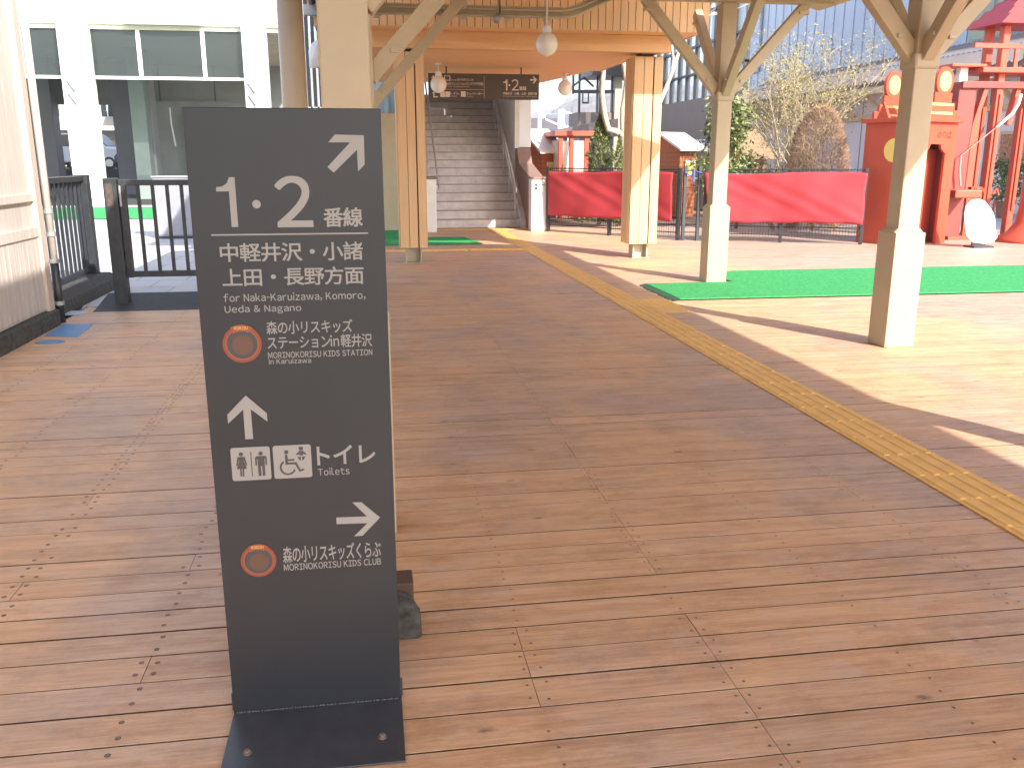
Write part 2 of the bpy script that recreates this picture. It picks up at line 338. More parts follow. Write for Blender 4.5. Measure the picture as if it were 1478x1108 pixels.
# ================================================================ SETTING
# ---- ground and decking
def ground():
    b = MB(); b.box(-400, 400, -60, 600, -.60, -.055)
    struct(b.build('ground', M['soil']))
    p = MB(); p.slab([(-60, 9.62), (-1.62, 9.62), (-1.62, 40), (-60, 40)], -.05, -.012)
    struct(p.build('plaza_paving', M['pave']))
    p = MB(); p.slab([(-60, -20), (-3.0, -20), (-3.0, 9.60), (-60, 9.60)], -.05, -.012)
    struct(p.build('side_paving', M['pave']))
    st = MB(); st.box(-90, -5, 47, 75, -.05, .93); struct(st.build('street', M['asphalt']))
    g = MB(); g.box(11.9, 40, 15.2, 60, -.05, -.01); struct(g.build('station_forecourt', M['pave']))
ground()
def deck():
    b = MB(); tint = []; pitch = .1449; gap = .008; ch = .0009
    rows = [2.111 + pitch * k for k in range(-16, 124)]
    joists = [-1.26 + .5595 * k for k in range(-12, 60)]
    def board(x0, x1, y0, y1):
        b0 = len(b.v); zt = rnd.uniform(-.0012, .0)
        b.add([(x0,y0,-.03),(x1,y0,-.03),(x1,y1,-.03),(x0,y1,-.03),(x0,y0,zt-ch),(x1,y0,zt-ch),(x1,y1,zt-ch),(x0,y1,zt-ch),
               (x0,y0+ch,zt),(x1,y0+ch,zt),(x1,y1-ch,zt),(x0,y1-ch,zt)],
              [(8,9,10,11),(4,5,9,8),(6,7,11,10),(5,6,10,9),(7,4,8,11)])
        b.add([], [])
        for f_ in ((0,1,5,4),(1,2,6,5),(2,3,7,6),(3,0,4,7)): b.f.append([b0+i_ for i_ in f_]); b.m.append(1)  # side faces take the dark gap colour: shade between boards painted in
        t = (rnd.random(), rnd.random(), rnd.uniform(0, .10), 1)
        tint.extend([t] * 12)
    screws = MB(); tops = []
    for s0 in rows:
        s1 = s0 + pitch - rnd.choice([.0035, .005, .005, .0065, .009])
        if s1 > 19.55: break
        L = -2.85 if s1 < 9.62 else -1.62; Rr = 13.2
        cuts = [L]
        cand = [j for j in joists if L + .8 < j < Rr - .8]
        if 2.1 <= s0 < 2.5:
            cuts += [.41, .976]
        elif s0 < 2.1 and s0 > 1.9: cuts += [-1.81, .976]
        elif s0 < 11 and rnd.random() < .7: cuts += [.976]
        far = [j for j in cand if j > 2.0]; i = rnd.randrange(0, 4)
        while i < len(far): cuts.append(far[i]); i += rnd.choice([4, 6, 7])
        if rnd.random() < .35: cuts.append(rnd.choice([-1.26, -.7005]))
        cuts = sorted(set([c for c in cuts if c >= L])) + [Rr]
        for a, c in zip(cuts[:-1], cuts[1:]):
            board(a + .001, c - .001, s0, s1)
        if s0 < 11:
            for j in joists:
                if j < L + .05 or j > (4 if s0 > 5 else 3.2): continue
                two = (-.024, .024) if j < -1.2 and j > -1.3 or any(abs(j - c) < .01 for c in cuts) else (rnd.uniform(-.012, .012),)
                for dx in two:
                    for fy in (.25, .76):
                        if rnd.random() < .06: continue
                        x = j + dx + rnd.uniform(-.006, .006); y = s0 + (s1 - s0) * fy + rnd.uniform(-.008, .008)
                        if -.17 < x < .14 and 2.4 < y < 2.9: continue
                        for r, z_, n_, mi in (((.0080, .0004, 10, 1), (.0055, .0008, 8, 0), (.0022, .0012, 6, 1)) if x < .2 else ((.0048, .0004, 8, 1), (.0042, .0008, 8, 0), (.0016, .0012, 6, 1))):
                            screws.add([(x + r*math.cos(q_*2*math.pi/n_), y + r*math.sin(q_*2*math.pi/n_), z_) for q_ in range(n_)], [tuple(range(n_))], mi)
    b.tint = tint
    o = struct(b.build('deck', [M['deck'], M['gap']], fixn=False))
    s = screws.build('screw', [M['bolt'], plain('screw_hole', (.10,.06,.04), .8)], o, fixn=False); s['kind'] = 'stuff'
    u = MB(); u.box(-2.85, 13.2, -.3, 19.55, -.054, -.034); struct(u.build('deck_underlay', M['gap']))
deck()
# ---- tactile guide path: tiles with raised bars
def tactile():
    base = MB(); bars = MB()
    def tile(x0, y0, x1, y1, along):
        base.box(x0+.002, x1-.002, y0+.002, y1-.002, .001, .006)
        for k in range(4):
            if along == 'y':
                xc = x0 + (x1-x0) * (k+.5)/4; bars.prism([(-.017,0),(.017,0),(.011,.0055),(-.011,.0055)], (xc, y0+.012, .006), (1,0,0), (0,0,1), (0, y1-y0-.024, 0))
            elif along == 'x':
                yc = y0 + (y1-y0) * (k+.5)/4; bars.prism([(-.017,0),(.017,0),(.011,.0055),(-.011,.0055)], (x0+.012, yc, .006), (0,1,0), (0,0,1), (x1-x0-.024, 0, 0))
            else:
                for q in range(4):
                    xc = x0 + (x1-x0) * (k+.5)/4; yc = y0 + (y1-y0) * (q+.5)/4
                    bars.lathe([(.013,0),(.009,.0055)], (xc, yc, .006), 8)
    y = .6
    while y < 19.2:
        dots = abs(y - 8.7) < .16 or abs(y - 14.7) < .16 or y > 18.9
        tile(2.485, y, 2.785, y+.3, 'dot' if dots else 'y'); y += .3
    for k in range(3): tile(2.787, 8.24 + .3*k, 3.087, 8.54 + .3*k, 'dot')
    for k in range(10): tile(2.485 - .3*(k+1), 14.55, 2.485 - .3*k, 14.85, 'x')
    for k in range(4): tile(2.485 - .3*(k+1), 18.95, 2.485 - .3*k, 19.25, 'dot')
    for k in range(2): tile(2.785 + .3*k, 18.95, 3.085 + .3*k, 19.25, 'dot')
    o = struct(base.build('tactile_path', M['tactile'])); bars.build('raised_bars', M['tactile'], o)
tactile()
def carpet(poly, label, z=.008, name='green_carpet'):
    b = MB(); b.slab(poly, z, z+.012); return tag(b.build(name, M['green_carpet']), label, 'carpet')
carpet([(3.20, 8.95), (7.3, 8.93), (11.5, 8.95), (11.5, 10.14), (3.20, 10.15)], 'sunlit green turf carpet strip between the two cream posts, with a dark fringed end', .014)
carpet([(4.30, 10.17), (11.5, 10.17), (11.5, 11.2), (4.72, 11.22), (4.30, 10.9)], 'second green turf carpet strip behind the far cream post, facing the red booth')
b = MB()
for k in range(26):
    t = k / 25; b.bar((3.20, 8.96 + 1.18*t, .02), (3.11 + rnd.uniform(-.02, .02), 8.95 + 1.18*t + rnd.uniform(-.02, .02), .006), .035, .006)
tag(b.build('carpet_fringe', plain('dark_turf_edge', (.02,.07,.035), .9)), 'dark frayed fringe at the left end of the sunlit green carpet', 'carpet edge')
carpet([(-1.5, 15.7), (1.94, 15.63), (1.75, 17.1), (-1.5, 17.2)], 'green carpet strip in the shade in front of the stairs, right of the wooden pillar')
carpet([(-1.5, 17.25), (.92, 17.25), (.92, 27), (-1.5, 27)], 'green carpet running back past the cream lockers, left of the stairs')
carpet([(-16, 24.1), (-2.6, 23.9), (-2.6, 29.5), (-16, 29.5)], 'long green carpet across the pale plaza in front of the white station hall')

# ---- wooden hut on the left
def hut():
    t = thing('wooden_hut', 'pale wooden hut wall with vertical boards at the left edge, bright in the sun above', 'hut', (-3.6, 3.5, 0))
    b = MB(); b.box(-4.6, -2.89, -4, 8.47, .1, 3.6); b.build('wall', M['hut'], t)
    v = MB(); y = -4
    while y < 8.4: v.box(-2.889, -2.868, y+.003, y+.097, .16, .80); y += .1
    v.build('wainscot', M['hut'], t)
    r = MB(); r.box(-2.889, -2.855, -4, 8.47, .80, .88); r.box(-2.889, -2.862, -4, 8.47, 1.10, 1.16); r.build('rail', M['hut'], t)
    c = MB(); c.box(-2.90, -2.84, 8.38, 8.50, .1, 3.6); c.build('corner_board', wood('brown_corner_board', (.50,.41,.34), 2), t)
    k = MB(); k.box(-4.65, -2.80, -4, 8.50, -.05, .14); k.build('stone_base', M['stone'], t, bevel=.01)
    e = MB(); e.box(-4.9, -2.6, -4.2, 8.8, 3.6, 3.72); e.build('roof', M['corr'], t)
    p = thing('drain_pipe', 'slim drainpipe down the corner of the wooden hut, dark near the deck', 'drainpipe', (-2.83, 8.60, 0))
    q = MB(); q.tube([(-2.83, 8.60, .55), (-2.83, 8.60, 3.5)], .033, 12); q.build('upper_pipe', M['hut'], p, smooth=True)
    q = MB(); q.tube([(-2.83, 8.60, 0.0), (-2.83, 8.60, .56)], .036, 12); q.build('lower_pipe', M['iron'], p, smooth=True)
    for z in (.18, .56, .80, 1.0):
        q = MB(); q.lathe([(.043,-.018),(.043,.018)], (-2.83, 8.60, z), 12); q.build('bracket', M['grey_metal'], p)
hut()
# ================================================================ CANOPY over the deck
def canopy():
    t = thing('deck_canopy', 'low gabled roof sheltering the deck, carried by the cream posts', 'canopy', (2.28, 3, 3.1))
    b = MB(); ez, rz, xl, xr, xm = 3.20, 4.05, -.86, 5.40, 2.27
    prof = [(xl, ez-.03), (xm, rz), (xr, ez-.03), (xr, ez+.07), (xm, rz+.12), (xl, ez+.07)]
    b.prism(prof, (0, -4, 0), (1,0,0), (0,0,1), (0, 14.72, 0)); b.build('roof', M['cream'], t)
    r = MB()
    for s in (-1.4, 2.60, 6.45, 10.30):
        r.box(-.80, 5.36, s-.06, s+.06, 3.17, 3.29)
    r.build('cross_beam', M['cream'], t)
    for x in (-.05, 4.12):
        l = MB(); l.box(x-.07, x+.07, -3.9, 10.6, 3.292, 3.40); l.build('long_beam', M['cream'], t)
canopy()
def post(x, s, label, bz=2.19, dirs=((1,0), (-1,0), (0,1), (0,-1)), collar=True):
    t = thing('canopy_post', label, 'post', (x, s, 0), 'cream canopy posts')
    b = MB(); h = .088
    b.box(x-h, x+h, s-h, s+h, .90, 3.17); b.build('shaft', M['cream'], t, bevel=.008)
    c = MB(); k = .125
    c.box(x-k, x+k, s-k, s+k, 0, .90)
    c.prism([(-k,0),(k,0),(k-.03,.03),(-k+.03,.03)], (x, s-k+.03, .90), (1,0,0), (0,0,1), (0, 2*k-.06, 0))
    c.build('lower_casing', M['cream'], t, bevel=.006)
    for dx, dy in dirs:
        br = MB(); p0 = Vector((x+dx*.06, s+dy*.06, bz)); p1 = Vector((x+dx*.98*(3.21-bz)/1.02, s+dy*.98*(3.21-bz)/1.02, 3.21))
        br.bar(p0, p1, .095, .115); o = br.build('brace', M['cream'], t, bevel=.006)
        pl = MB(); q = p0 + (p1-p0)*.16; pl.cbox((q.x + (-dy*.0), q.y, q.z-.02), (.13 if dx == 0 else .05, .13 if dy == 0 else .05, .03))
        pl.build('bolt_plate', M['cream_metal'], o)
        q = p0 + (p1-p0)*.93; e = MB(); e.cbox((q.x, q.y, q.z-.05), (.12, .12, .035)); e.build('end_block', M['cream'], o)
    cl = MB()
    if collar: cl.box(x-.105, x+.105, s-.105, s+.105, bz-.09, bz+.03)
    if collar: cl.build('collar', M['cream'], t, bevel=.02)
    return t
p1 = post(4.12, 6.51, 'nearest square cream post on the right, sunlit on its lower front, standing on bare deck')
p2 = copy_tree(p1); p2.location.y += 3.88; p2['label'] = 'square cream post standing at the edge of the green carpet, left of the nearer one'
p3 = copy_tree(p1); p3.location.y -= 3.88; p3['label'] = 'square cream canopy post beside the camera, out at the right'
pa = post(-.068, 3.46, 'square cream post standing directly behind the dark direction sign', 1.99, ((1,0), (0,1)), False)
pb = copy_tree(pa); pb.location = (-.03, 6.5, 0); pb['label'] = 'cream post in line behind the sign, only its diagonal brace showing'
pc = copy_tree(pa); pc.location = (-.03, 10.38, 0); pc['label'] = 'farthest cream post in line behind the sign, mostly hidden'
b = MB(); b.prism([(-.16,0),(.112,0),(.108,.085),(.085,.118),(.05,.128),(-.12,.128),(-.155,.09)], (0, 2.51, 0), (1,0,0), (0,0,1), (0,.055,0))
b.prism([(-.15,0),(.100,0),(.097,.09),(.078,.121),(.045,.131),(-.12,.131),(-.15,.09)], (0, 2.564, 0), (1,0,0), (0,0,1), (0,.03,0))
tag(b.build('stone_weight', M['stone'], bevel=.012), 'dark rough stone block on the deck at the right foot of the direction sign', 'stone')
b = MB(); b.box(-.16, .092, 2.60, 2.70, 0, .150); tag(b.build('wooden_block', plain('brown_block', (.085,.045,.03), .7, var=.2), bevel=.006), 'small reddish brown block standing just behind the dark stone', 'block')
# round cream down-pipe
b = MB(); c0 = at(423, 100, 9.0)
b.tube([(c0.x, 9.0, 0), (c0.x, 9.0, 3.3)], .118, 24)
tag(b.build('round_column', M['cream'], smooth=True), 'round cream steel column just left of the post behind the sign', 'column')

# ================================================================ DIRECTION SIGN
PS = 2.20
def sgn(px, py): p = at(px, py, PS); return (p.x, p.z)
_GL = {}
def glyph(ch):
    if ch in _GL: return _GL[ch]
    cu = bpy.data.curves.new('lettering', 'FONT'); cu.body = ch; cu.size = 1; cu.resolution_u = 6
    o = bpy.data.objects.new('lettering', cu); COL.objects.link(o)
    dg = bpy.context.evaluated_depsgraph_get(); me = bpy.data.meshes.new_from_object(o.evaluated_get(dg))
    r = ([tuple(v.co) for v in me.vertices], [tuple(p.vertices) for p in me.polygons])
    bpy.data.objects.remove(o); bpy.data.curves.remove(cu); bpy.data.meshes.remove(me); _GL[ch] = r; return r
def text_mesh(s, bold):
    """outline of a line of lettering; Latin letters use the upright full-width shapes, set tight"""
    V = []; F = []; x = 0
    ref = glyph('\u56fd')[0]; EM = (max(v[0] for v in ref) - min(v[0] for v in ref)) / .86
    for ch in s:
        if ch == ' ': x += .34*EM; continue
        lat = 33 <= ord(ch) <= 126
        vs, fs = glyph(chr(ord(ch)+0xFEE0) if lat else ch)
        a0 = min(v[0] for v in vs); a1 = max(v[0] for v in vs); b = len(V); kx = .45 if ch == '-' else 1
        if lat: V += [(x + (v[0]-a0)*kx, v[1]) for v in vs]; x += (a1-a0)*kx + .14*EM
        else: V += [(x + v[0], v[1]) for v in vs]; x += EM
        F += [[b+i for i in f] for f in fs]
    return V, F
def text_fit(s, x0, x1, z0, z1, y, mat, parent, bold=.0, name='lettering'):
    vs, fs = text_mesh(s, bold)
    ax0 = min(v[0] for v in vs); ax1 = max(v[0] for v in vs); ay0 = min(v[1] for v in vs); ay1 = max(v[1] for v in vs)
    kx = (x1-x0)/(ax1-ax0); ky = (z1-z0)/(ay1-ay0)
    b = MB(); e = bold*(ky if len(s) > 1 else kx)
    sh = [(0,0)] if bold <= 0 else [(-e,-e),(e,-e),(e,e),(-e,e),(0,e),(0,-e),(e,0),(-e,0)]
    for n, (dx, dz) in enumerate(sh):
        b.add([(x0+(v[0]-ax0)*kx+dx*min(1, kx/ky), y-.00004*n, z0+(v[1]-ay0)*ky+dz) for v in vs], fs)
    return b.build(name, mat, parent, fixn=False)
def T(s, x0, y0, x1, y1, parent, bold=.012, mat=None):
    yc = (y0+y1)/2; xc = (x0+x1)/2; h = (y1-y0) - (yc-230)/8500*(x1-x0)
    l0 = sgn(x0, yc)[0]; l1 = sgn(x1, yc)[0]; z0 = sgn(xc, yc+h/2)[1]; z1 = sgn(xc, yc-h/2)[1]
    return text_fit(s, l0, l1, z0, z1, PS-.0012, mat or M['white_ink'], parent, bold)
def poly_ink(pts, y, mat, parent, name):
    b = MB(); b.prism(pts, (0, y, 0), (1,0,0), (0,0,1), (0, .0008, 0)); return b.build(name, mat, parent)
def circ(cx, cz, r, n=32, a0=0, a1=360): return [(cx + r*math.cos(R(a0+(a1-a0)*k/n)), cz + r*math.sin(R(a0+(a1-a0)*k/n))) for k in range(n if a1-a0 == 360 else n+1)]
def crop(ox, oy, k, pts): return [sgn(ox + x/k, oy + y/k) for x, y in pts]
def rrect(x0, x1, z0, z1, r, n=5):
    o = []
    for cx, cz, a in ((x1-r, z1-r, 0), (x0+r, z1-r, 90), (x0+r, z0+r, 180), (x1-r, z0+r, 270)):
        for k in range(n+1): t = R(a+90*k/n); o.append((cx+r*math.cos(t), cz+r*math.sin(t)))
    return o
def direction_sign():
    t = thing('direction_sign', 'tall dark grey metal direction sign with pale Japanese lettering and three arrows', 'sign', (-.19, 2.2, 0))
    b = MB(); b.box(-.413, .034, PS, PS+.022, .006, 1.565); b.build('panel', M['sign'], t, bevel=.002)
    b = MB(); b.box(-.413, .036, 1.93, PS+.02, .0005, .006); b.box(-.42, .04, PS+.02, PS+.03, .0005, .05); b.build('base_plate', M['sign_base'], t, bevel=.0012)
    b = MB()
    for k in range(60):
        x = -.405 + .43*k/59; b.lathe([(.0035,0),(.0045,.002),(.002,.005)], (x + rnd.uniform(-.002,.002), PS-.002, .005), 6)
    b.build('weld_bead', M['sign_base'], t, smooth=True)
    for px, py in ((357, 1086), (552, 1063)):
        g = gnd(px, py, .006); b = MB(); b.lathe([(.011,0),(.011,.0025)], (g.x, g.y, .006), 20); b.lathe([(.0075,.0025),(.0075,.0085),(.006,.0095)], (g.x, g.y, .006), 6)
        b.build('bolt', M['bolt'], t)
    # lettering
    poly_ink(crop(250,150,4.223,[(262,508),(300,503),(328,482),(340,447),(374,447),(397,750),(357,750),(340,533),(262,534)]), PS-.0012, M['white_ink'], t, 'numeral'); T('2', 398.7, 254.9, 449.6, 327, t, .012)
    c = sgn(370.3, 294.8); poly_ink(circ(c[0], c[1], .0098), PS-.0012, M['white_ink'], t, 'dot')
    T('番線', 467.4, 299.6, 522.8, 327.2, t, .018)
    a0 = sgn(305, 339.3); a1 = sgn(531.3, 337.3); b = MB(); b.box(a0[0], a1[0], PS-.0012, PS-.0004, a0[1]-.0017, a0[1]+.0017); b.build('rule', M['white_ink'], t)
    T('中軽井沢・小諸', 317.7, 348.5, 523.5, 378.2, t, .012); T('上田・長野方面', 321, 384, 524.7, 413.4, t, .012)
    T('for Naka-Karuizawa, Komoro,', 322.7, 419.5, 527.4, 437, t, .006); T('Ueda & Nagano', 324.4, 438.3, 434.9, 454.2, t, .006)
    T('森の小リスキッズ', 384.4, 460.2, 508.6, 482.5, t, .008); T('ステーションin軽井沢', 386, 480.8, 537, 504.2, t, .008)
    T('MORINOKORISU KIDS STATION', 387, 503.6, 537.4, 517, t, .012); T('in Karuizawa', 388, 515.8, 449, 525.4, t, .012)
    T('トイレ', 457.8, 640.4, 541.2, 670.5, t, .016); T('Toilets', 459, 673, 504.4, 686, t, .006)
    T('森の小リスキッズくらぶ', 408.3, 779.4, 549.9, 812.2, t, .010); T('MORINOKORISU KIDS CLUB', 409.6, 804.5, 549.9, 823.2, t, .012)
    # arrows
    poly_ink(crop(250,150,4.223,[(945,235),(985,187),(1162,192),(1167,370),(1127,412),(1120,280),(978,420),(940,385),(1078,235)]), PS-.0012, M['white_ink'], t, 'arrow')
    poly_ink(crop(280,400,4.616,[(345,787),(485,905),(490,960),(378,878),(395,1075),(342,1078),(328,880),(228,975),(222,915)]), PS-.0012, M['white_ink'], t, 'arrow')
    poly_ink(crop(290,560,3.694,[(722,688),(885,682),(808,608),(855,606),(955,688),(862,785),(817,788),(888,718),(723,723)]), PS-.0012, M['white_ink'], t, 'arrow')
    # pictogram plates
    y1, y2 = PS-.0012, PS-.0022
    def plate(x0, y0, x1, y1_):
        xa, za = sgn(x0, (y0+y1_)/2)[0], sgn((x0+x1)/2, y1_-1.5)[1]; xb, zb = sgn(x1, (y0+y1_)/2)[0], sgn((x0+x1)/2, y0+1.5)[1]
        return xa, xb, za, zb, poly_ink(rrect(xa, xb, za, zb, .006), y1, M['white_ink'], t, 'pictogram')
    xa, xb, za, zb, pl = plate(334, 643.4, 390.7, 694); W = xb-xa; H = zb-za
    q = lambda pts: [(xa+u*W, za+v*H) for u, v in pts]
    def icon(pts, nm='symbol'): return poly_ink(q(pts), y2, M['dark_ink'], pl, nm)
    icon([(.505,.12),(.525,.12),(.525,.86),(.505,.86)])
    for cx in (.26, .76):
        icon([(cx + .055*math.cos(k*math.pi/10), .80 + .06*math.sin(k*math.pi/10)) for k in range(20)])
    icon([(.17,.72),(.35,.72),(.40,.46),(.365,.45),(.33,.62),(.315,.60),(.39,.36),(.31,.36),(.31,.13),(.27,.13),(.27,.36),(.25,.36),(.25,.13),(.21,.13),(.21,.36),(.13,.36),(.205,.60),(.19,.62),(.155,.45),(.12,.46)])
    icon([(.65,.72),(.87,.72),(.91,.68),(.91,.45),(.87,.45),(.87,.64),(.85,.64),(.85,.12),(.78,.12),(.78,.42),(.745,.42),(.745,.12),(.675,.12),(.675,.64),(.655,.64),(.655,.45),(.61,.45),(.61,.68)])
    xa, xb, za, zb, pl = plate(394.8, 640.4, 449.7, 690.8); W = xb-xa; H = zb-za
    icon([(.35 + .055*math.cos(k*math.pi/10), .80 + .06*math.sin(k*math.pi/10)) for k in range(20)])
    icon([(.31,.72),(.37,.72),(.38,.58),(.55,.58),(.55,.53),(.38,.53),(.38,.48),(.60,.48),(.70,.25),(.79,.28),(.80,.23),(.67,.18),(.56,.42),(.31,.42)])
    ring = [(.37+.215*math.cos(R(a)), .33+.23*math.sin(R(a))) for a in range(120, 345, 9)] + [(.37+.165*math.cos(R(a)), .33+.18*math.sin(R(a))) for a in range(344, 119, -9)]
    icon(ring)
    icon([(.74 + .06*math.cos(k*math.pi/10), .89 + .06*math.sin(k*math.pi/10)) for k in range(20)])
    icon([(.70,.82),(.78,.82),(.88,.72),(.85,.69),(.79,.73),(.79,.68),(.69,.68),(.69,.73),(.63,.69),(.60,.72)])
    icon([(.64,.64),(.73,.64),(.72,.57),(.72,.53),(.68,.54)]); icon([(.75,.64),(.84,.64),(.80,.54),(.76,.53),(.76,.57)])
    # round emblems: orange ring with a name band on top, middle left as a plain brown field
    for cx, cy, r_px in ((349.8, 496.4, 29), (373.4, 808.5, 26.5)):
        c = sgn(cx, cy); r = sgn(cx+r_px, cy)[0] - c[0]
        em = poly_ink(circ(c[0], c[1], r, 48), PS-.0010, M['darkorange_ink'], t, 'emblem')
        poly_ink(circ(c[0], c[1], r*.95, 48), PS-.0014, M['orange_ink'], em, 'ring')
        poly_ink(circ(c[0], c[1], r*.90, 48)[::1], PS-.0017, M['darkorange_ink'], em, 'ring_line')
        poly_ink(circ(c[0], c[1], r*.875, 48), PS-.0020, M['orange_ink'], em, 'inner_ring')
        poly_ink(circ(c[0], c[1], r*.76, 48), PS-.0023, M['dark_ink'], em, 'field')
        poly_ink(circ(c[0]+r*.02, c[1]-r*.06, r*.52, 36), PS-.0026, M['brown_ink'], em, 'centre')
        band = [(c[0]+r*1.02*math.cos(R(a)), c[1]+r*1.02*math.sin(R(a))) for a in range(55, 127, 6)] + [(c[0]+r*.68*math.cos(R(a)), c[1]+r*.68*math.sin(R(a))) for a in range(126, 54, -6)]
        poly_ink(band, PS-.0029, M['orange_ink'], em, 'band')
        text_fit('KORISU', c[0]-r*.33, c[0]+r*.33, c[1]+r*.76, c[1]+r*.92, PS-.0034, M['yellow_ink'], em, .01)
direction_sign()

# ================================================================ WOODEN STAIR CANOPY
def stair_canopy():
    t = thing('stair_canopy', 'broad canopy of orange larch boards over the way to the stairs', 'canopy', (2, 15, 2.9))
    f = MB(); x = -.62; n = 0
    while x < 4.62:
        f.box(x+.0045, x+.0995, 12.45, 12.475, 3.13, 3.858); x += .104
    y = 12.48
    while y < 18.0:
        f.box(4.60, 4.622, y+.005, y+.0995, 3.13, 3.858); y += .104
    f.build('fascia_boards', M['wood_post'], t)
    g = MB(); g.box(-.6, 4.595, 12.478, 12.49, 3.14, 3.85); g.box(4.575, 4.597, 12.49, 18, 3.14, 3.85); g.build('backing', M['gap'], t)
    u = MB(); u.box(-.6, 4.596, 12.492, 12.80, 3.13, 3.16); u.box(4.30, 4.572, 12.80, 18, 3.13, 3.16); u.build('fascia_underside', M['wood_soffit'], t)
    b = MB(); b.box(-.6, 4.28, 12.802, 12.95, 2.905, 3.128); b.build('front_beam', M['wood_beam'], t, bevel=.004)
    s = MB(); s.slab([(-.6, 12.952), (4.28, 12.952), (3.66, 17.3), (3.45, 18.6), (1.0, 18.6), (-.6, 18.6)], 2.93, 2.97)
    s.build('soffit', M['wood_soffit'], t)
    l = MB(); y = 13.2
    while y < 18.5: l.box(-.6, 4.25 - (y-12.95)*.145, y, y+.006, 2.9285, 2.9299); y += .18
    l.build('soffit_seams', M['wood_beam'], t)
    r = MB(); r.box(-.95, 5.40, 10.80, 21.0, 4.0, 4.1); r.box(-.9, 5.35, 10.85, 20.9, 3.86, 3.998); r.build('roof', M['wood_soffit'], t)
stair_canopy()
def pillar(x0, x1, s0, label):
    t = thing('wooden_pillar', label, 'pillar', ((x0+x1)/2, s0+.21, 0), 'larch clad pillars')
    w_ = x1-x0; xc = (x0+x1)/2
    b = MB(); g = .007
    for k in range(3):
        a = w_*k/3
        b.box(x0+a+g/2+.011, x0+a+w_/3-g/2+ (.011 if k == 0 else -.011 if k == 2 else 0), s0, s0+.02, .22, 2.87)
        b.box(x0+a+g/2+.011, x0+a+w_/3-g/2+(.011 if k == 0 else -.011 if k == 2 else 0), s0+w_-.02, s0+w_, .22, 2.87)
        for xx in (x0, x1-.02):
            b.box(xx, xx+.02, s0+.022+(w_-.044)*k/3+g/2, s0+.022+(w_-.044)*(k+1)/3-g/2, .22, 2.87)
    b.build('cladding', M['wood_post'], t, bevel=.003)
    i = MB(); i.box(x0+.024, x1-.024, s0+.024, s0+w_-.024, .225, 2.865); i.build('inner_box', M['gap'], t)
    c = MB(); k = .115; y = s0+w_/2
    c.box(xc-k, xc-k+.02, y-k, y+k, 0, .224); c.box(xc+k-.02, xc+k, y-k, y+k, 0, .224); c.box(xc-k+.021, xc+k-.021, y-.012, y+.012, 0, .224)
    c.box(xc-k-.02, xc+k+.02, y-k-.02, y+k+.02, 0, .008); c.build('steel_foot', M['cream_metal'], t)
    h = MB(); h.box(xc-.09, xc+.09, y-.13, y+.13, 2.871, 2.93); h.build('steel_head', M['steel_dark'], t)
    return t
pillar(3.80, 4.245, 13.0, 'slatted larch pillar on the right, in front of the red banners, half in sun')
pillar(.405, .805, 12.9, 'slatted larch pillar at the left of the stairs, in full shade')
# cable tray beam
def tray():
    t = thing('cable_tray', 'long cream cable tray beam with conduits across the front of the larch fascia', 'cable tray', (1, 10.62, 2.95))
    b = MB(); b.box(-.5, 2.26, 10.62, 10.66, 3.04, 3.12); b.box(-.5, 2.26, 10.58, 10.70, 3.02, 3.04); b.build('channel', M['cream_metal'], t)
    for x in (.15, .62, 1.1, 1.6, 2.05):
        k = MB(); k.prism([(0,0),(.10,0),(.03,-.05),(-.03,-.05)], (x, 10.60, 3.018), (1,0,0), (0,0,1), (0,.07,0)); k.build('bracket', M['cream_metal'], t)
    k = MB(); k.tube([(-.5, 10.56, 3.005), (2.2, 10.56, 3.005), (2.36, 10.56, 3.02), (2.9, 10.56, 3.26)], .018, 8); k.tube([(-.5, 10.53, 3.07), (2.25, 10.53, 3.07), (2.45, 10.53, 3.12), (2.8, 10.53, 3.28)], .012, 8)
    k.build('conduit', M['cream_metal'], t, smooth=True)
    k = MB(); k.bar((2.26, 10.64, 3.06), (2.86, 10.64, 3.28), .05, .08); k.build('end_arm', M['cream_metal'], t)
    d = thing('spotlight', 'small grey spotlight hanging below the cable tray', 'spotlight', (1.23, 10.5, 2.9)); c = at(719, 24, 10.5)
    k = MB(); k.tube([(c.x+.02, 10.5, 3.3), (c.x+.02, 10.5, c.z+.03)], .008, 6); k.build('rod', M['steel_dark'], d)
    k = MB(); k.tube([(c.x-.035, 10.44, c.z-.045), (c.x+.02, 10.52, c.z+.02)], [.042, .03], 12); k.build('housing', M['grey_metal'], d, smooth=True)
tray()
def globe(px, py, s, top, label, dia=.25):
    c = at(px, py, s); r = dia/2
    t = thing('globe_lamp', label, 'lamp', (c.x, s, c.z-r), 'white globe pendant lamps')
    b = MB(); prof = [(max(.001, r*math.sin(a)), -r*1.04*math.cos(a)) for a in [math.pi*k/20*.93 for k in range(21)]]
    b.lathe(prof, c, 32); b.build('globe', M['opal'], t, smooth=True)
    b = MB(); b.lathe([(.052,0),(.052,.05),(.043,.055),(.043,.075)], (c.x, c.y, c.z+r*.93), 24); b.build('collar', M['white_panel'], t)
    b = MB(); b.tube([(c.x, c.y, c.z+r), (c.x, c.y, top)], .008, 8); b.build('stem', M['white_panel'], t)
    b = MB(); b.lathe([(.055,-.02),(.05,0)], (c.x, c.y, top), 20); b.build('ceiling_rose', M['white_panel'], t)
globe(789, 64, 10.5, 3.28, 'nearest and largest white globe pendant lamp, in front of the larch beam')
globe(633, 122, 15.0, 2.93, 'white globe pendant lamp hanging in front of the left half of the overhead sign', .26)
globe(815.5, 127, 16.3, 2.93, 'white globe pendant lamp right of the overhead sign, against the sky', .25)
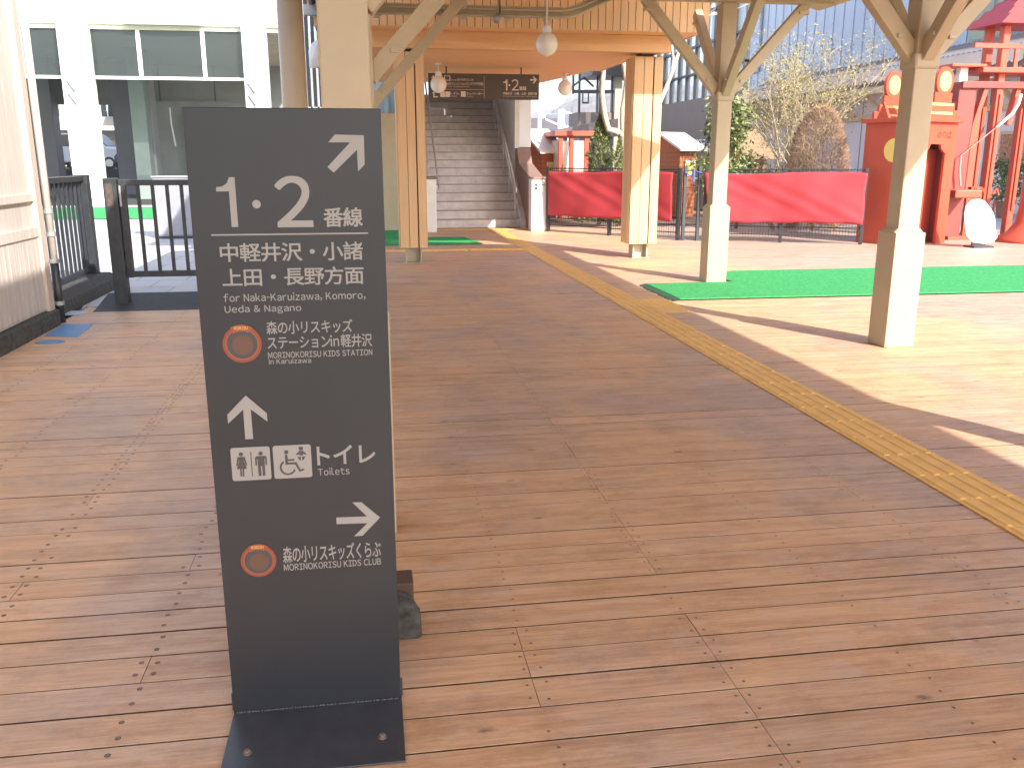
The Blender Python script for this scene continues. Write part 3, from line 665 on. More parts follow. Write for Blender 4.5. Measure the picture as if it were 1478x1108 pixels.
def overhead_sign():
    s = 15.4
    a = at(618, 105.5, s); b_ = at(778, 144.5, s); x0, x1 = a.x, b_.x; z1 = at(618, 105.5, s).z; z0 = at(618, 139.5, s).z
    z0 = min(z0, at(778, 144.5, s).z); z1 = max(z1, at(778, 109, s).z)
    t = thing('overhead_sign', 'wide dark grey overhead sign for platforms, toilets and lift, below the larch ceiling', 'sign', ((x0+x1)/2, s, z0))
    p = MB(); p.box(x0, x1, s, s+.08, z0, z1); p.build('panel', plain('overhead_sign_metal', (.075,.062,.057), .5, var=.05), t, bevel=.004)
    for x in (x0+.3, x1-.3):
        k = MB(); k.tube([(x, s+.04, z1), (x, s+.04, 2.93)], .012, 8); k.build('hanger', M['steel_dark'], t)
    W = x1-x0; H = z1-z0; Y = s-.003; ink = plain('pale_lettering', (.72,.58,.48), .5, var=.02, bmp=0)
    X = lambda c: x0 + (c-70)/1310.0*W
    Z = lambda c, xc: z1 - ((c - (88 + (xc-70)/1310*32)) / 290.0) * H
    def tx(sx, a0, b0, a1, b1, bold=.0): text_fit(sx, X(a0), X(a1), Z(b1, (a0+a1)/2), Z(b0, (a0+a1)/2), Y, ink, t, bold)
    def pk(pts, nm): poly_ink([(X(u), Z(v, u)) for u, v in pts], Y, ink, t, nm)
    tx('出口', 165, 112, 325, 182, .01); tx('for exit', 330, 155, 400, 182); tx('軽井沢駅前', 405, 155, 510, 182); tx('Exit', 520, 158, 600, 182)
    tx('軽井沢プリンス', 270, 198, 425, 228, .01); tx('ショッピングプラザ方面', 435, 198, 710, 232, .01); tx('Prince Shopping Plaza', 270, 236, 545, 256)
    tx('トイレ', 325, 305, 428, 338, .01); tx('Toilets', 335, 344, 400, 360); tx('エレベーター', 510, 312, 715, 342, .01); tx('Elevator', 515, 348, 590, 364)
    pk([(950,198),(968,196),(980,186),(985,172),(1000,174),(1000,298),(982,297),(982,210),(950,210)], 'numeral'); tx('・', 1012, 226, 1034, 248); tx('2', 1050, 172, 1135, 298); tx('番線', 1140, 252, 1225, 298, .01)
    tx('中軽井沢・小諸・上田・長野方面', 948, 318, 1355, 350, .01); tx('for Naka-Karuizawa, Komoro, Ueda & Nagano', 945, 358, 1355, 376)
    pk([(1270,172),(1325,172),(1298,142),(1315,142),(1355,180),(1318,220),(1300,220),(1326,188),(1270,188)], 'arrow')
    pk([(128,112),(155,148),(140,148),(133,138),(133,182),(122,182),(122,138),(112,148),(98,148)], 'arrow')
    pk([(105,318),(130,295),(150,318),(138,318),(138,350),(180,350),(180,364),(124,364),(124,318)], 'arrow')
    for u in (205, 265, 448): pk([(u,298),(u+55,300),(u+55,362),(u,360)], 'pictogram')
    pk([(722,130),(725,130),(725,385),(722,385)], 'rule'); pk([(255,272),(715,283),(715,286),(255,275)], 'rule')
overhead_sign()

# ================================================================ STAIRS
def stairs():
    x0, x1, s0, r, td, n = 1.39, 3.245, 19.6, .18, .285, 17
    t = thing('staircase', 'wide grey concrete staircase climbing into a dark covered passage', 'staircase', ((x0+x1)/2, s0, 0))
    b = MB(); ns = MB()
    for k in range(n):
        b.box(x0, x1, s0+td*k, s0+td*(k+1)+.0, 0 if k == 0 else r*k-.1, r*(k+1)); 
        ns.box(x0+.02, x1-.02, s0+td*k-.006, s0+td*k+.04, r*(k+1)+.001, r*(k+1)+.006); ns.box(x0+.02, x1-.02, s0+td*k-.008, s0+td*k-.001, r*(k+1)-.018, r*(k+1)+.006)
    b.build('steps', M['stair'], t); ns.build('nosing', M['nosing'], t)
    st = MB(); hgt = lambda y: max(0, (y-s0)/td*r)
    pr = [(s0-.25, 0), (s0-.25, .12), (s0, .34), (s0+4.8, hgt(s0+4.8)+.34), (s0+4.8, 0)]
    st.prism(pr, (x1+.001, 0, 0), (0,1,0), (0,0,1), (.10,0,0)); st.build('stringer', M['stair'], t)
    st = MB(); st.prism(pr, (x0-.101, 0, 0), (0,1,0), (0,0,1), (.10,0,0)); st.build('stringer', M['stair'], t)
    w_ = MB(); w_.box(x0-.25, x0-.102, 20.7, 26, 0, 4.6); w_.build('passage_wall', M['white_panel'], t)
    w_ = MB(); w_.box(x1+.102, x1+.20, 20.9, 26, 0, 4.6); w_.build('passage_wall', M['stair_dark'], t)
    w_ = MB(); w_.box(x0-.25, x1+.6, 26.001, 26.2, 0, 3.1); w_.box(x0-.25, x1+.6, 20.9, 26.2, 4.6, 4.7); w_.box(x0-.25, x1+.10, 20.75, 20.88, 3.3, 4.6); w_.build('passage_ceiling', M['stair_dark'], t)  # end wall cut low, opening added above it to let sky light in
    for dz, dx in ((.86, .10), (.62, .09)):
        h = MB(); X = x1-dx
        pts = [(X, s0-.25, dz+.02-.12), (X, s0-.12, dz+.02-.02)] + [(X, s0+td*k*1.0, r*k+dz+.05) for k in range(0, 17, 4)]
        h.tube(pts, .021, 10); h.build('handrail', M['stainless'], t, smooth=True)
    h = MB(); X = x0+.09; h.tube([(X, s0-.2, .85)] + [(X, s0+td*k, r*k+.93) for k in range(0, 17, 4)], .021, 10); h.build('handrail', M['stainless'], t, smooth=True)
    for k in (0, 3, 6, 9, 12):
        h = MB(); h.tube([(x1-.10, s0+td*k, r*k+.05), (x1-.10, s0+td*k, r*k+.90)], .014, 8); h.build('baluster', M['stainless'], t, smooth=True)
    # right outer cheek: white upper wall, brown dado sloping to a white pedestal
    c = MB(); c.box(x1+.203, 3.72, 20.9, 26, 1.72, 4.6); c.build('white_wall', M['white_panel'], t)
    c = MB(); c.prism([(18.78,0),(18.78,1.05),(20.3,1.36),(20.6,1.70),(26,1.70),(26,0)], (3.35,0,0), (0,1,0), (0,0,1), (.30,0,0)); c.build('brown_dado', M['brown_panel'], t)
    c = MB(); c.box(3.30, 3.60, 18.42, 18.776, 0, 1.06); c.build('pedestal', M['white_panel'], t, bevel=.01)
    c = MB(); c.box(3.28, 3.64, 18.38, 18.9, 1.062, 1.10); c.build('pedestal_cap', M['brown_panel'], t)
    n_ = MB(); n_.box(3.34, 3.58, 18.412, 18.418, .80, .98); o = n_.build('notice', M['white_line'], t)
    n_ = MB(); n_.box(3.36, 3.42, 18.408, 18.411, .84, .90); n_.box(3.36, 3.42, 18.408, 18.411, .915, .96); n_.box(3.45, 3.56, 18.408, 18.411, .93, .945); n_.build('notice_marks', M['dark_ink'], o)
    c = MB(); c.box(1.10, 1.34, 18.42, 19.3, 0, 1.06); c.build('pedestal', M['stainless'], t, bevel=.01)
    c = MB(); c.box(1.08, 1.36, 18.40, 19.35, 1.062, 1.10); c.build('pedestal_cap', M['brown_panel'], t)
stairs()
# ---- behind the sign: lockers, corrugated canopy, vent pipe, annex wall
def annex():
    t = thing('locker_cabinet', 'tall cream locker cabinet with small handles, behind the left larch pillar', 'cabinet', (.2, 19.5, 0))
    b = MB(); b.box(-.9, .62, 18.9, 22.5, 0, 2.35); b.build('carcass', M['cream'], t, bevel=.01)
    for k in range(3):
        d = MB(); d.box(.622, .642, 18.95+k*1.15, 20.05+k*1.15, .1, 2.28); o = d.build('door', M['cream'], t, bevel=.004)
        h = MB(); h.tube([(.665, 19.05+k*1.15, 1.45), (.665, 19.05+k*1.15, 1.62)], .014, 6); h.build('handle', M['steel_dark'], o)
    t = thing('annex_building', 'grey green annex wall with conduits, dim behind the sign and left pillar', 'building', (-.5, 24, 0))
    b = MB(); b.box(-1.5, 1.05, 24, 24.3, 0, 4.5); b.build('wall', M['hall_dark'], t)
    for x in (-.9, -.2, .45):
        b = MB(); b.box(x, x+.12, 23.9, 23.99, 0, 4.5); b.build('conduit', M['hall_col2'], t)
    t = thing('corrugated_canopy', 'grey corrugated metal canopy edge between the round column and the post behind the sign', 'canopy', (-1.2, 12, 2.4))
    b = MB(); x = at(440, 10, 11.2).x; pts = []
    while x < -.25: pts += [(x, 3.34), (x+.03, 3.34), (x+.04, 3.38), (x+.07, 3.38)]; x += .08
    poly = pts + [(p[0], p[1]+.01) for p in pts[::-1]]
    b.prism(poly, (0, 10.9, 0), (1,0,0), (0,0,1), (0, 2.4, 0)); b.build('sheeting', M['corr'], t)
    b = MB(); b.box(at(438, 20, 12.3).x, -.28, 12.3, 12.42, 3.22, 3.34); b.build('purlin', M['grey_metal'], t)
    b = MB(); x = at(440, 60, 14.0).x
    while x < -.42: b.box(x, x+.05, 14.0, 14.06, 2.2, 4.0); x += .085
    b.build('louvre', M['hall_col'], t)
    b = MB()
    for x in (-.80, -.70, -.62, -.5): b.box(x, x+.025, 14.0, 14.04, 0, 2.2)
    b.build('support_bar', M['iron'], t)
    t = thing('vent_pipe', 'white elbow vent pipe poking out beside the post behind the sign', 'vent pipe', (-.5, 13.0, 2.5))
    c = at(462, 96, 13.0); d = at(457, 78, 13.0); b = MB()
    pts = [(d.x-.03, 13, c.z-.02)] + [(d.x-.03+.14-.14*math.cos(R(a)), 13, d.z+.02+.10*math.sin(R(a))) for a in range(0, 91, 15)] + [(d.x+.5, 13, d.z+.12)]
    b.tube(pts, .075, 16); b.build('pipe', M['white_panel'], t, smooth=True)
annex()

# ================================================================ LEFT: fence, gate, mats, stickers
def railing():
    x = -3.22; y0, y1 = 8.3, 11.0
    t = thing('iron_railing', 'dark iron railing on a stone kerb beside the wooden hut', 'railing', (x, 9.6, 0))
    b = MB(); b.box(x-.07, x+.07, y1-.07, y1+.07, -.01, 1.28); b.build('post', M['iron'], t, bevel=.005)
    b = MB(); b.box(x-.04, x+.04, y0, y1-.072, 1.21, 1.27); b.build('top_rail', M['iron'], t, bevel=.004)
    b = MB(); b.box(x-.025, x+.025, y0, y1-.072, .20, .25); b.build('bottom_rail', M['iron'], t, bevel=.004)
    y = y0 + .1
    while y < y1-.1:
        b = MB(); b.box(x-.014, x+.014, y-.014, y+.014, .251, 1.209); b.build('bar', M['iron'], t); y += .145
    b = MB(); b.tube([(x+.05, 9.55, 1.22), (x+.055, 9.55, 1.05)], .014, 8); b.lathe([(.02,0),(.02,.03)], (x+.05, 9.55, 1.2), 10); b.build('catch', M['rust'], t)
    k = MB(); k.prism([(-.16,-.03),(.30,-.03),(.26,.10),(.18,.16),(-.1,.17),(-.16,.12)], (x-.02, 8.55, 0), (1,0,0), (0,0,1), (0, 2.62, 0))
    o = tag(k.build('stone_kerb', M['stone'], bevel=.03), 'low rough dark stone kerb under the iron railing', 'kerb')
    p = -2.50; y = 9.46
    t = thing('iron_gate', 'black iron gate with upright bars and a square post, left of the direction sign', 'gate', (-1.9, y, 0))
    b = MB(); b.box(p-.065, p+.06, y-.06, y+.06, -.01, 1.27); b.build('gate_post', M['iron'], t, bevel=.004)
    b = MB(); b.box(p-.045, p+.02, y-.064, y-.0605, 1.0, 1.22); b.build('lock_plate', M['rust'], t)
    g0, g1 = p+.095, -.75
    b = MB(); b.box(g0, g1, y-.03, y+.03, 1.20, 1.255); b.build('top_rail', M['iron'], t, bevel=.004)
    b = MB(); b.box(g0, g1, y-.03, y+.03, .30, .36); b.build('bottom_rail', M['iron'], t, bevel=.004)
    b = MB(); b.box(g0-.025, g0+.035, y-.032, y+.032, .295, 1.258); b.build('stile', M['iron'], t, bevel=.004)
    x_ = g0 + .15
    while x_ < g1:
        b = MB(); b.box(x_-.016, x_+.016, y-.013, y+.013, .361, 1.199); b.build('bar', M['iron'], t); x_ += .137
    b = MB(); b.tube([(p+.085, y-.05, 1.0), (p+.085, y-.05, 1.2)], .012, 8); b.build('hinge', M['grey_metal'], t)
railing()
b = MB(); b.prism([(9.16,.004),(9.26,.012),(9.75,.10),(9.75,.002),(9.16,.0005)], (-2.72,0,0), (0,1,0), (0,0,1), (1.0,0,0))
b.slab([(-1.72,9.3),(-1.2,9.3),(-1.2,10.5),(-1.75,10.3),(-2.15,9.76),(-1.72,9.76)], .004, .05)
tag(b.build('rubber_ramp_mat', M['rubber'], bevel=.004), 'black rubber ramp mat on the deck edge under the iron gate', 'mat')
b = MB(); c = gnd(100, 452); b.slab([(c.x + .16*math.cos(R(a)), c.y + .13*math.sin(R(a))) for a in range(0, 360, 15)], .0008, .003)
tag(b.build('floor_sticker', M['pale_vinyl']), 'pale oval sticker on the deck, farthest of the three floor stickers', 'sticker', 'floor stickers on the deck')
b = MB(); b.slab([tuple(gnd(x, y).xy) for x, y in ((64,485),(112,487),(135,468),(92,468))], .0008, .003)
tag(b.build('floor_sticker', M['blue_vinyl']), 'blue four-sided sticker on the deck beside the hut, largest of the three', 'sticker', 'floor stickers on the deck')
b = MB(); c = gnd(72, 494); b.slab([(c.x + .115*math.cos(R(a)), c.y + .09*math.sin(R(a))) for a in range(0, 360, 15)], .0008, .003)
tag(b.build('floor_sticker', M['blue_vinyl']), 'small blue oval sticker on the deck, nearest the camera', 'sticker', 'floor stickers on the deck')
def cabinet():
    a = gnd(228, 345, -.01); t = thing('grey_cabinet', 'pale grey metal cabinet standing on the plaza behind the iron gate', 'cabinet', (a.x, a.y, 0))
    b = MB(); b.box(a.x, a.x+1.0, a.y, a.y+.45, .04, 1.12); b.build('body', plain('pale_grey_metal', (.22,.22,.25), .45), t, bevel=.01)
    b = MB(); b.box(a.x-.02, a.x+1.02, a.y-.02, a.y+.47, 1.121, 1.15); b.build('top', M['grey_metal'], t)
    b = MB(); b.box(a.x+.02, a.x+.98, a.y+.02, a.y+.43, -.012, .039); b.build('plinth', M['iron'], t)
    for k in range(2):
        b = MB(); b.box(a.x+.02+.49*k, a.x+.49+.49*k, a.y-.012, a.y-.001, .07, 1.09); b.build('door', plain('pale_grey_door', (.24,.24,.27), .45), t)
cabinet()

# ---- white station hall, left background
def hall():
    S = 31.0
    t = thing('station_hall', 'big white station hall with tall square columns and a glazed band over an open passage', 'building', (-8, S+6, 0))
    X = lambda px, py=110: at(px, py, S).x
    zt, zb = at(197, 40, S).z, at(197, 111, S).z
    f = MB(); f.box(-30, X(398)+.4, S+.25, S+13, zt+.12, 11); f.build('upper_wall', M['white_conc'], t)
    f = MB(); f.box(-30, X(398)+.4, S+.35, S+12.9, zt-.02, zt+.118); f.build('lintel', M['beige_conc'], t)
    f = MB(); a = at(178, 32, S); c = at(290, 40, S); f.box(a.x, c.x, S+.05, S+.249, zt+.10, zt+.30); f.build('roller_housing', M['grey_metal'], t)
    f = MB(); f.box(-30, X(398), S+.4, S+12.8, -.02, -.004); f.build('hall_floor', M['asphalt'], t)
    cols = []
    for pl, pr in ((88, 131), (352, 387), (-175, -130)):
        xl, xr = X(pl), X(pr)
        c = MB(); c.box(xl, xr, S, S+.50, -.02, 11); o = c.build('column', M['white_conc'], t, bevel=.03)
        k = MB(); k.box(xl+.02, xr-.02, S+.502, S+.62, -.02, zt); k.build('column_back', M['beige_conc'], o)
        for zc in (3.80, 3.42):
            m_ = (xl+xr)/2 - .1; tr = MB()
            tr.prism([(-.13,-.025),(.205,-.010),(.03,-.25)], (m_, S-.05, zc), (1,0,0), (0,0,1), (0,.018,0)); tr.build('triangle_marker', M['white_line'], o)
            tr = MB(); tr.prism([(-.22,.01),(.22,.01),(0,-.34)], (m_, S-.03, zc), (1,0,0), (0,0,1), (0,.028,0)); tr.build('marker_edge', M['hall_col'], o)
        cols.append((xl, xr))
    bays = [(X(131), X(352), (197, 291)), (-14.2, X(88), (24,))]
    for xl, xr, mull in bays:
        g = MB(); g.box(xl, xr, S+.45, S+.47, zb+.04, zt-.02); g.build('glazing', M['glass_grey'], t)
        g = MB(); g.box(xl, xr, S+.38, S+.52, zb-.05, zb+.039); g.build('transom', M['white_line'], t)
        for m_ in mull:
            g = MB(); x = at(m_, 80, S).x; g.box(x-.06, x+.06, S+.39, S+.449, zb+.04, zt-.02); g.build('mullion', M['white_line'], t)
    # inside: back wall band, dark columns, right-hand dark wall
    B = S+11.5
    g = MB(); g.box(-30, X(398), B, B+.3, at(250, 152, B).z, zt+.1); g.build('back_wall', M['hall_dark'], t)
    for px in (140, 230, 310):
        g = MB(); x = at(px, 130, B).x; g.box(x-.03, x+.03, B-.02, B-.001, at(250, 152, B).z, zt); g.build('panel_joint', M['hall_col'], t)
    for a, c, s, mt in ((43, 80, S+9, 'hall_col'), (166, 193, S+9.5, 'hall_col'), (192, 214, S+5, 'hall_col2'), (214, 223, S+5.6, 'hall_dark')):
        g = MB(); g.box(at(a,200,s).x, at(c,200,s).x, s, s+.8, -.02, zt); g.build('inner_column', M[mt], t, bevel=.02)
    g = MB(); g.box(at(216,200,B).x, X(398), B-1, B-.8, -.02, at(250, 152, B).z+.1); g.build('inner_wall', M['hall_dark'], t)
    g = MB(); x = at(262, 200, B-2).x; g.box(x, x+2.4, B-1.5, B-1.3, 0, 3.3); g.build('roller_door', plain('lilac_shutter', (.16,.16,.19), .5), t)
    g = MB(); g.box(-30, X(398)+.4, S+12.5, S+12.8, 4.0, 11); g.build('rear_wall', M['hall_dark'], t)
    g = MB(); g.box(at(0,200,B).x-1, at(43,200,S+9).x, S+9.0, S+9.4, -.02, zt); g.build('inner_wall', M['hall_dark'], t)
    # hanging white cord
    c0 = at(247, 178, S+8); g = MB(); g.tube([(c0.x, c0.y, c0.z+.6), (c0.x, c0.y, c0.z), (c0.x+.1, c0.y, c0.z-.9)], .03, 6)
    tag(g.build('hanging_cord', M['white_line']), 'thin white cord hanging in the dark station passage', 'cord')
hall()
def street_side():
    t = thing('street_fence', 'dark low fence along the raised street beyond the station passage', 'fence', (-15, 46.5, 0))
    b = MB(); b.box(-30, -9, 46.4, 46.5, -.04, 1.0); b.build('panel', plain('navy_fence', (.04,.045,.07), .5), t)
    for k in range(12):
        b = MB(); b.box(-20+k*.9, -19.94+k*.9, 46.34, 46.39, -.04, 1.10); b.build('post', M['iron'], t)
    b = MB(); b.box(-30, -9, 46.34, 46.39, 1.06, 1.12); b.build('rail', M['iron'], t)
    def shop(x0, x1, s, h, wallm, roofm, label):
        t = thing('street_shop', label, 'shop', ((x0+x1)/2, s, .93)); z = .93
        b = MB(); b.box(x0, x1, s, s+8, z, z+h); b.build('wall', wallm, t)
        b = MB(); b.prism([(s-.9, z+h-.1),(s+4, z+h+2.0),(s+9, z+h-.1),(s+9, z+h+.05),(s+4, z+h+2.2),(s-.9, z+h+.08)], (x0-.3,0,0), (0,1,0), (0,0,1), (x1-x0+.6,0,0)); b.build('roof', roofm, t)
        n = max(2, int((x1-x0)/1.6))
        for k in range(n):
            xa = x0 + (x1-x0)*(k+.15)/n; xb = x0 + (x1-x0)*(k+.6)/n
            w_ = MB(); w_.box(xa, xb, s-.03, s-.001, z+h*.62, z+h*.80); o = w_.build('window', M['car_glass'], t)
            w_ = MB(); w_.box((xa+xb)/2-.04, (xa+xb)/2+.04, s-.05, s-.031, z+h*.62, z+h*.80); w_.build('window_bar', M['white_line'], o)
        w_ = MB(); w_.box(x0, x1, s-.9, s-.04, z+h*.45, z+h*.50); w_.build('awning', M['white_line'], t)
        for k in range(n):
            xa = x0 + (x1-x0)*(k+.1)/n; xb = x0 + (x1-x0)*(k+.85)/n
            w_ = MB(); w_.box(xa, xb, s-.03, s-.001, z, z+h*.36); w_.build('shopfront', [M['grey_metal'], M['car_glass'], M['ochre']][k % 3], t)
    shop(-24, -15.6, 64, 5.2, plain('cream_shop_wall', (.40,.37,.32), .7), M['tile'], 'cream two storey shop seen left of the white column, beyond the passage')
    shop(-15.3, -9.5, 62, 4.6, plain('white_shop_wall', (.46,.44,.41), .7), plain('brown_roof', (.28,.17,.16), .6), 'white shop with a brown roof seen through the passage beside the dark column')
street_side()
def car(x, y, ang, paint, label, van=False, z=.93):
    t = thing('parked_car', label, 'car', (x, y, z)); xf = frame((x, y, z), ang)
    L, W = (4.3, 1.7)
    if van: prof = [(-2.15,.35),(2.1,.35),(2.15,.75),(1.95,1.05),(1.25,1.15),(.55,1.82),(-1.95,1.88),(-2.15,1.3)]
    else: prof = [(-2.15,.33),(2.15,.33),(2.15,.68),(1.9,.86),(1.0,.95),(.35,1.42),(-1.0,1.45),(-1.75,1.0),(-2.12,.92)]
    b = MB(xf); b.prism(prof, (0,-W/2,0), (1,0,0), (0,0,1), (0,W,0)); b.build('body', paint, t, bevel=.07, smooth=False)
    gl = [(1.15,1.17),(.52,1.74),(-.1,1.76),(-.1,1.17)] if van else [(.9,.97),(.33,1.36),(-.3,1.38),(-.3,.97)]
    gr = [(-.2,1.17),(-.2,1.76),(-1.8,1.80),(-1.9,1.2)] if van else [(-.4,.97),(-.4,1.38),(-.98,1.38),(-1.55,1.0)]
    for g in (gl, gr):
        for sy in (-W/2-.004, W/2-.02):
            b = MB(xf); b.prism(g, (0, sy, 0), (1,0,0), (0,0,1), (0,.024,0)); b.build('window', M['car_glass'], t)
    a0, a1 = (prof[4], prof[5])
    b = MB(xf); b.prism([(a0[0]-.05, a0[1]+.05), (a1[0]+.04, a1[1]-.06), (a1[0]+.07, a1[1]-.03), (a0[0]+.0, a0[1]+.08)], (0,-W*.42,0), (1,0,0), (0,0,1), (0,W*.84,0)); b.build('windscreen', M['car_glass'], t)
    for wx in (-1.35, 1.35):
        for sy in (-1, 1):
            w_ = MB(xf); w_.tube([(wx, sy*(W/2-.18), .32), (wx, sy*(W/2+.02), .32)], .32, 20); o = w_.build('wheel', M['tyre'], t)
            w_ = MB(xf); w_.tube([(wx, sy*(W/2+.02), .32), (wx, sy*(W/2+.03), .32)], .21, 16); w_.build('rim', M['alloy'], o)
    for sy in (-.6, .6):
        w_ = MB(xf); w_.cbox((2.14, sy, .72), (.06, .3, .12)); w_.build('headlight', M['white_line'], t)
        w_ = MB(xf); w_.cbox((-2.13, sy*1.15, 1.0 if van else .8), (.06, .2, .25)); w_.build('tail_light', M['red_car'], t)
c = at(150, 222, 52); car(c.x-.85, 52.5, R(-8), M['white_car'], 'white van seen just right of the white column, beyond the passage', True)
c = at(88, 222, 53); car(c.x+1.95, 53.5, R(4), M['white_car'], 'white hatchback half hidden left of the white column')
c = at(176, 232, 50); car(c.x+1.95, 50.0, R(186), M['blue_car'], 'dark blue car nose beside the dark inner column')

# ================================================================ RIGHT: fences and banners
def mesh_fence(p0, p1, label, posts=3, h=1.27):
    p0 = Vector((*p0, 0)); p1 = Vector((*p1, 0)); d = (p1-p0); L = d.length; u = d/L; ang = math.atan2(u.y, u.x)
    t = thing('mesh_fence', label, 'fence', (p0+p1)/2); xf = frame(p0, ang)
    for k in range(posts):
        x = L*k/(posts-1); b = MB(xf); b.box(x-.03, x+.03, -.03, .03, 0, h+.03); b.build('post', M['iron'], t, bevel=.004)
    for z in (.14, .28, h-.05, h):
        b = MB(xf); b.tube([(0, 0, z), (L, 0, z)], .011, 6); b.build('rail', M['iron'], t)
    b = MB(xf); x = .05
    while x < L:
        b.box(x-.003, x+.003, -.003, .003, .1, h+.02); b.box(x-.003, x+.022, -.004, .002, h+.016, h+.022); x += .05
    b.build('wire_mesh', M['iron'], t)
def banner(p0, p1, z0, z1, label, seed, skew=0, off=-.10):
    p0 = Vector((*p0, 0)); p1 = Vector((*p1, 0)); d = p1-p0; L = d.length; ang = math.atan2(d.y, d.x); xf = frame(p0, ang)
    r = random.Random(seed); b = MB(xf); nx, nz = 60, 18; ph = [r.uniform(0, 6) for _ in range(6)]
    vs = []
    for j in range(nz+1):
        for i in range(nx+1):
            u, v = i/nx, j/nz
            fold = 1.0*(.018*math.sin(u*9+ph[0]+2.2*v) + .010*math.sin(u*23+ph[1]-3*v) + .014*math.sin((u*6+v*4)+ph[2]))
            tug = .03*math.exp(-((u+v*1.0-1.0)*3.5)**2)*math.sin(u*30+v*18)
            x = L*u + skew*(1-v)*(1-u) + .006*math.sin(v*9+ph[3])
            z = z0 + (z1-z0)*v - .018*math.sin(math.pi*u*2)*(.4+.6*v) + .008*math.sin(u*26+ph[4])*(1-v)
            vs.append((x, off + fold*.9 + tug*.4, z))
    fs = [(j*(nx+1)+i, j*(nx+1)+i+1, (j+1)*(nx+1)+i+1, (j+1)*(nx+1)+i) for j in range(nz) for i in range(nx)]
    b.add(vs, fs); o = b.build('red_banner', M['red_cloth'], smooth=True, solid=.003)
    return tag(o, label, 'banner')
mesh_fence((3.64, 18.35), (5.60, 15.95), 'black mesh fence between the stair pedestal and the gate gap', 3)
banner((3.68, 18.30), (5.55, 16.01), .34, 1.22, 'deep red cloth banner tied along the mesh fence, behind the right larch pillar', 3)
mesh_fence((6.02, 15.75), (8.48, 14.62), 'black mesh fence from the gate gap to the red booth', 3)
banner((5.98, 15.74), (8.46, 14.58), .36, 1.22, 'pinkish sunlit red cloth banner on the fence left of the red booth', 5, .14)
def gate_gap():
    t = thing('fence_gate', 'narrow black gate frame tied with blue cord between the two red banners', 'gate', (5.8, 15.85, 0))
    for x, y in ((5.68, 15.90), (5.92, 15.80)):
        b = MB(); b.box(x-.028, x+.028, y-.028, y+.028, 0, 1.34); b.build('post', M['iron'], t)
    for z in (.15, .30, .95, 1.25):
        b = MB(); b.bar((5.68,15.90,z), (5.92,15.80,z), .018, .018); b.build('rail', M['iron'], t)
    b = MB(); b.tube([(5.66,15.86,1.22),(5.75,15.82,1.16),(5.84,15.80,1.24),(5.95,15.75,1.20)], .012, 6); b.tube([(5.80,15.80,1.28),(5.80,15.79,1.05)], .022, 6)
    b.build('blue_cord', plain('blue_cord', (.05,.10,.32), .7), t)
gate_gap()
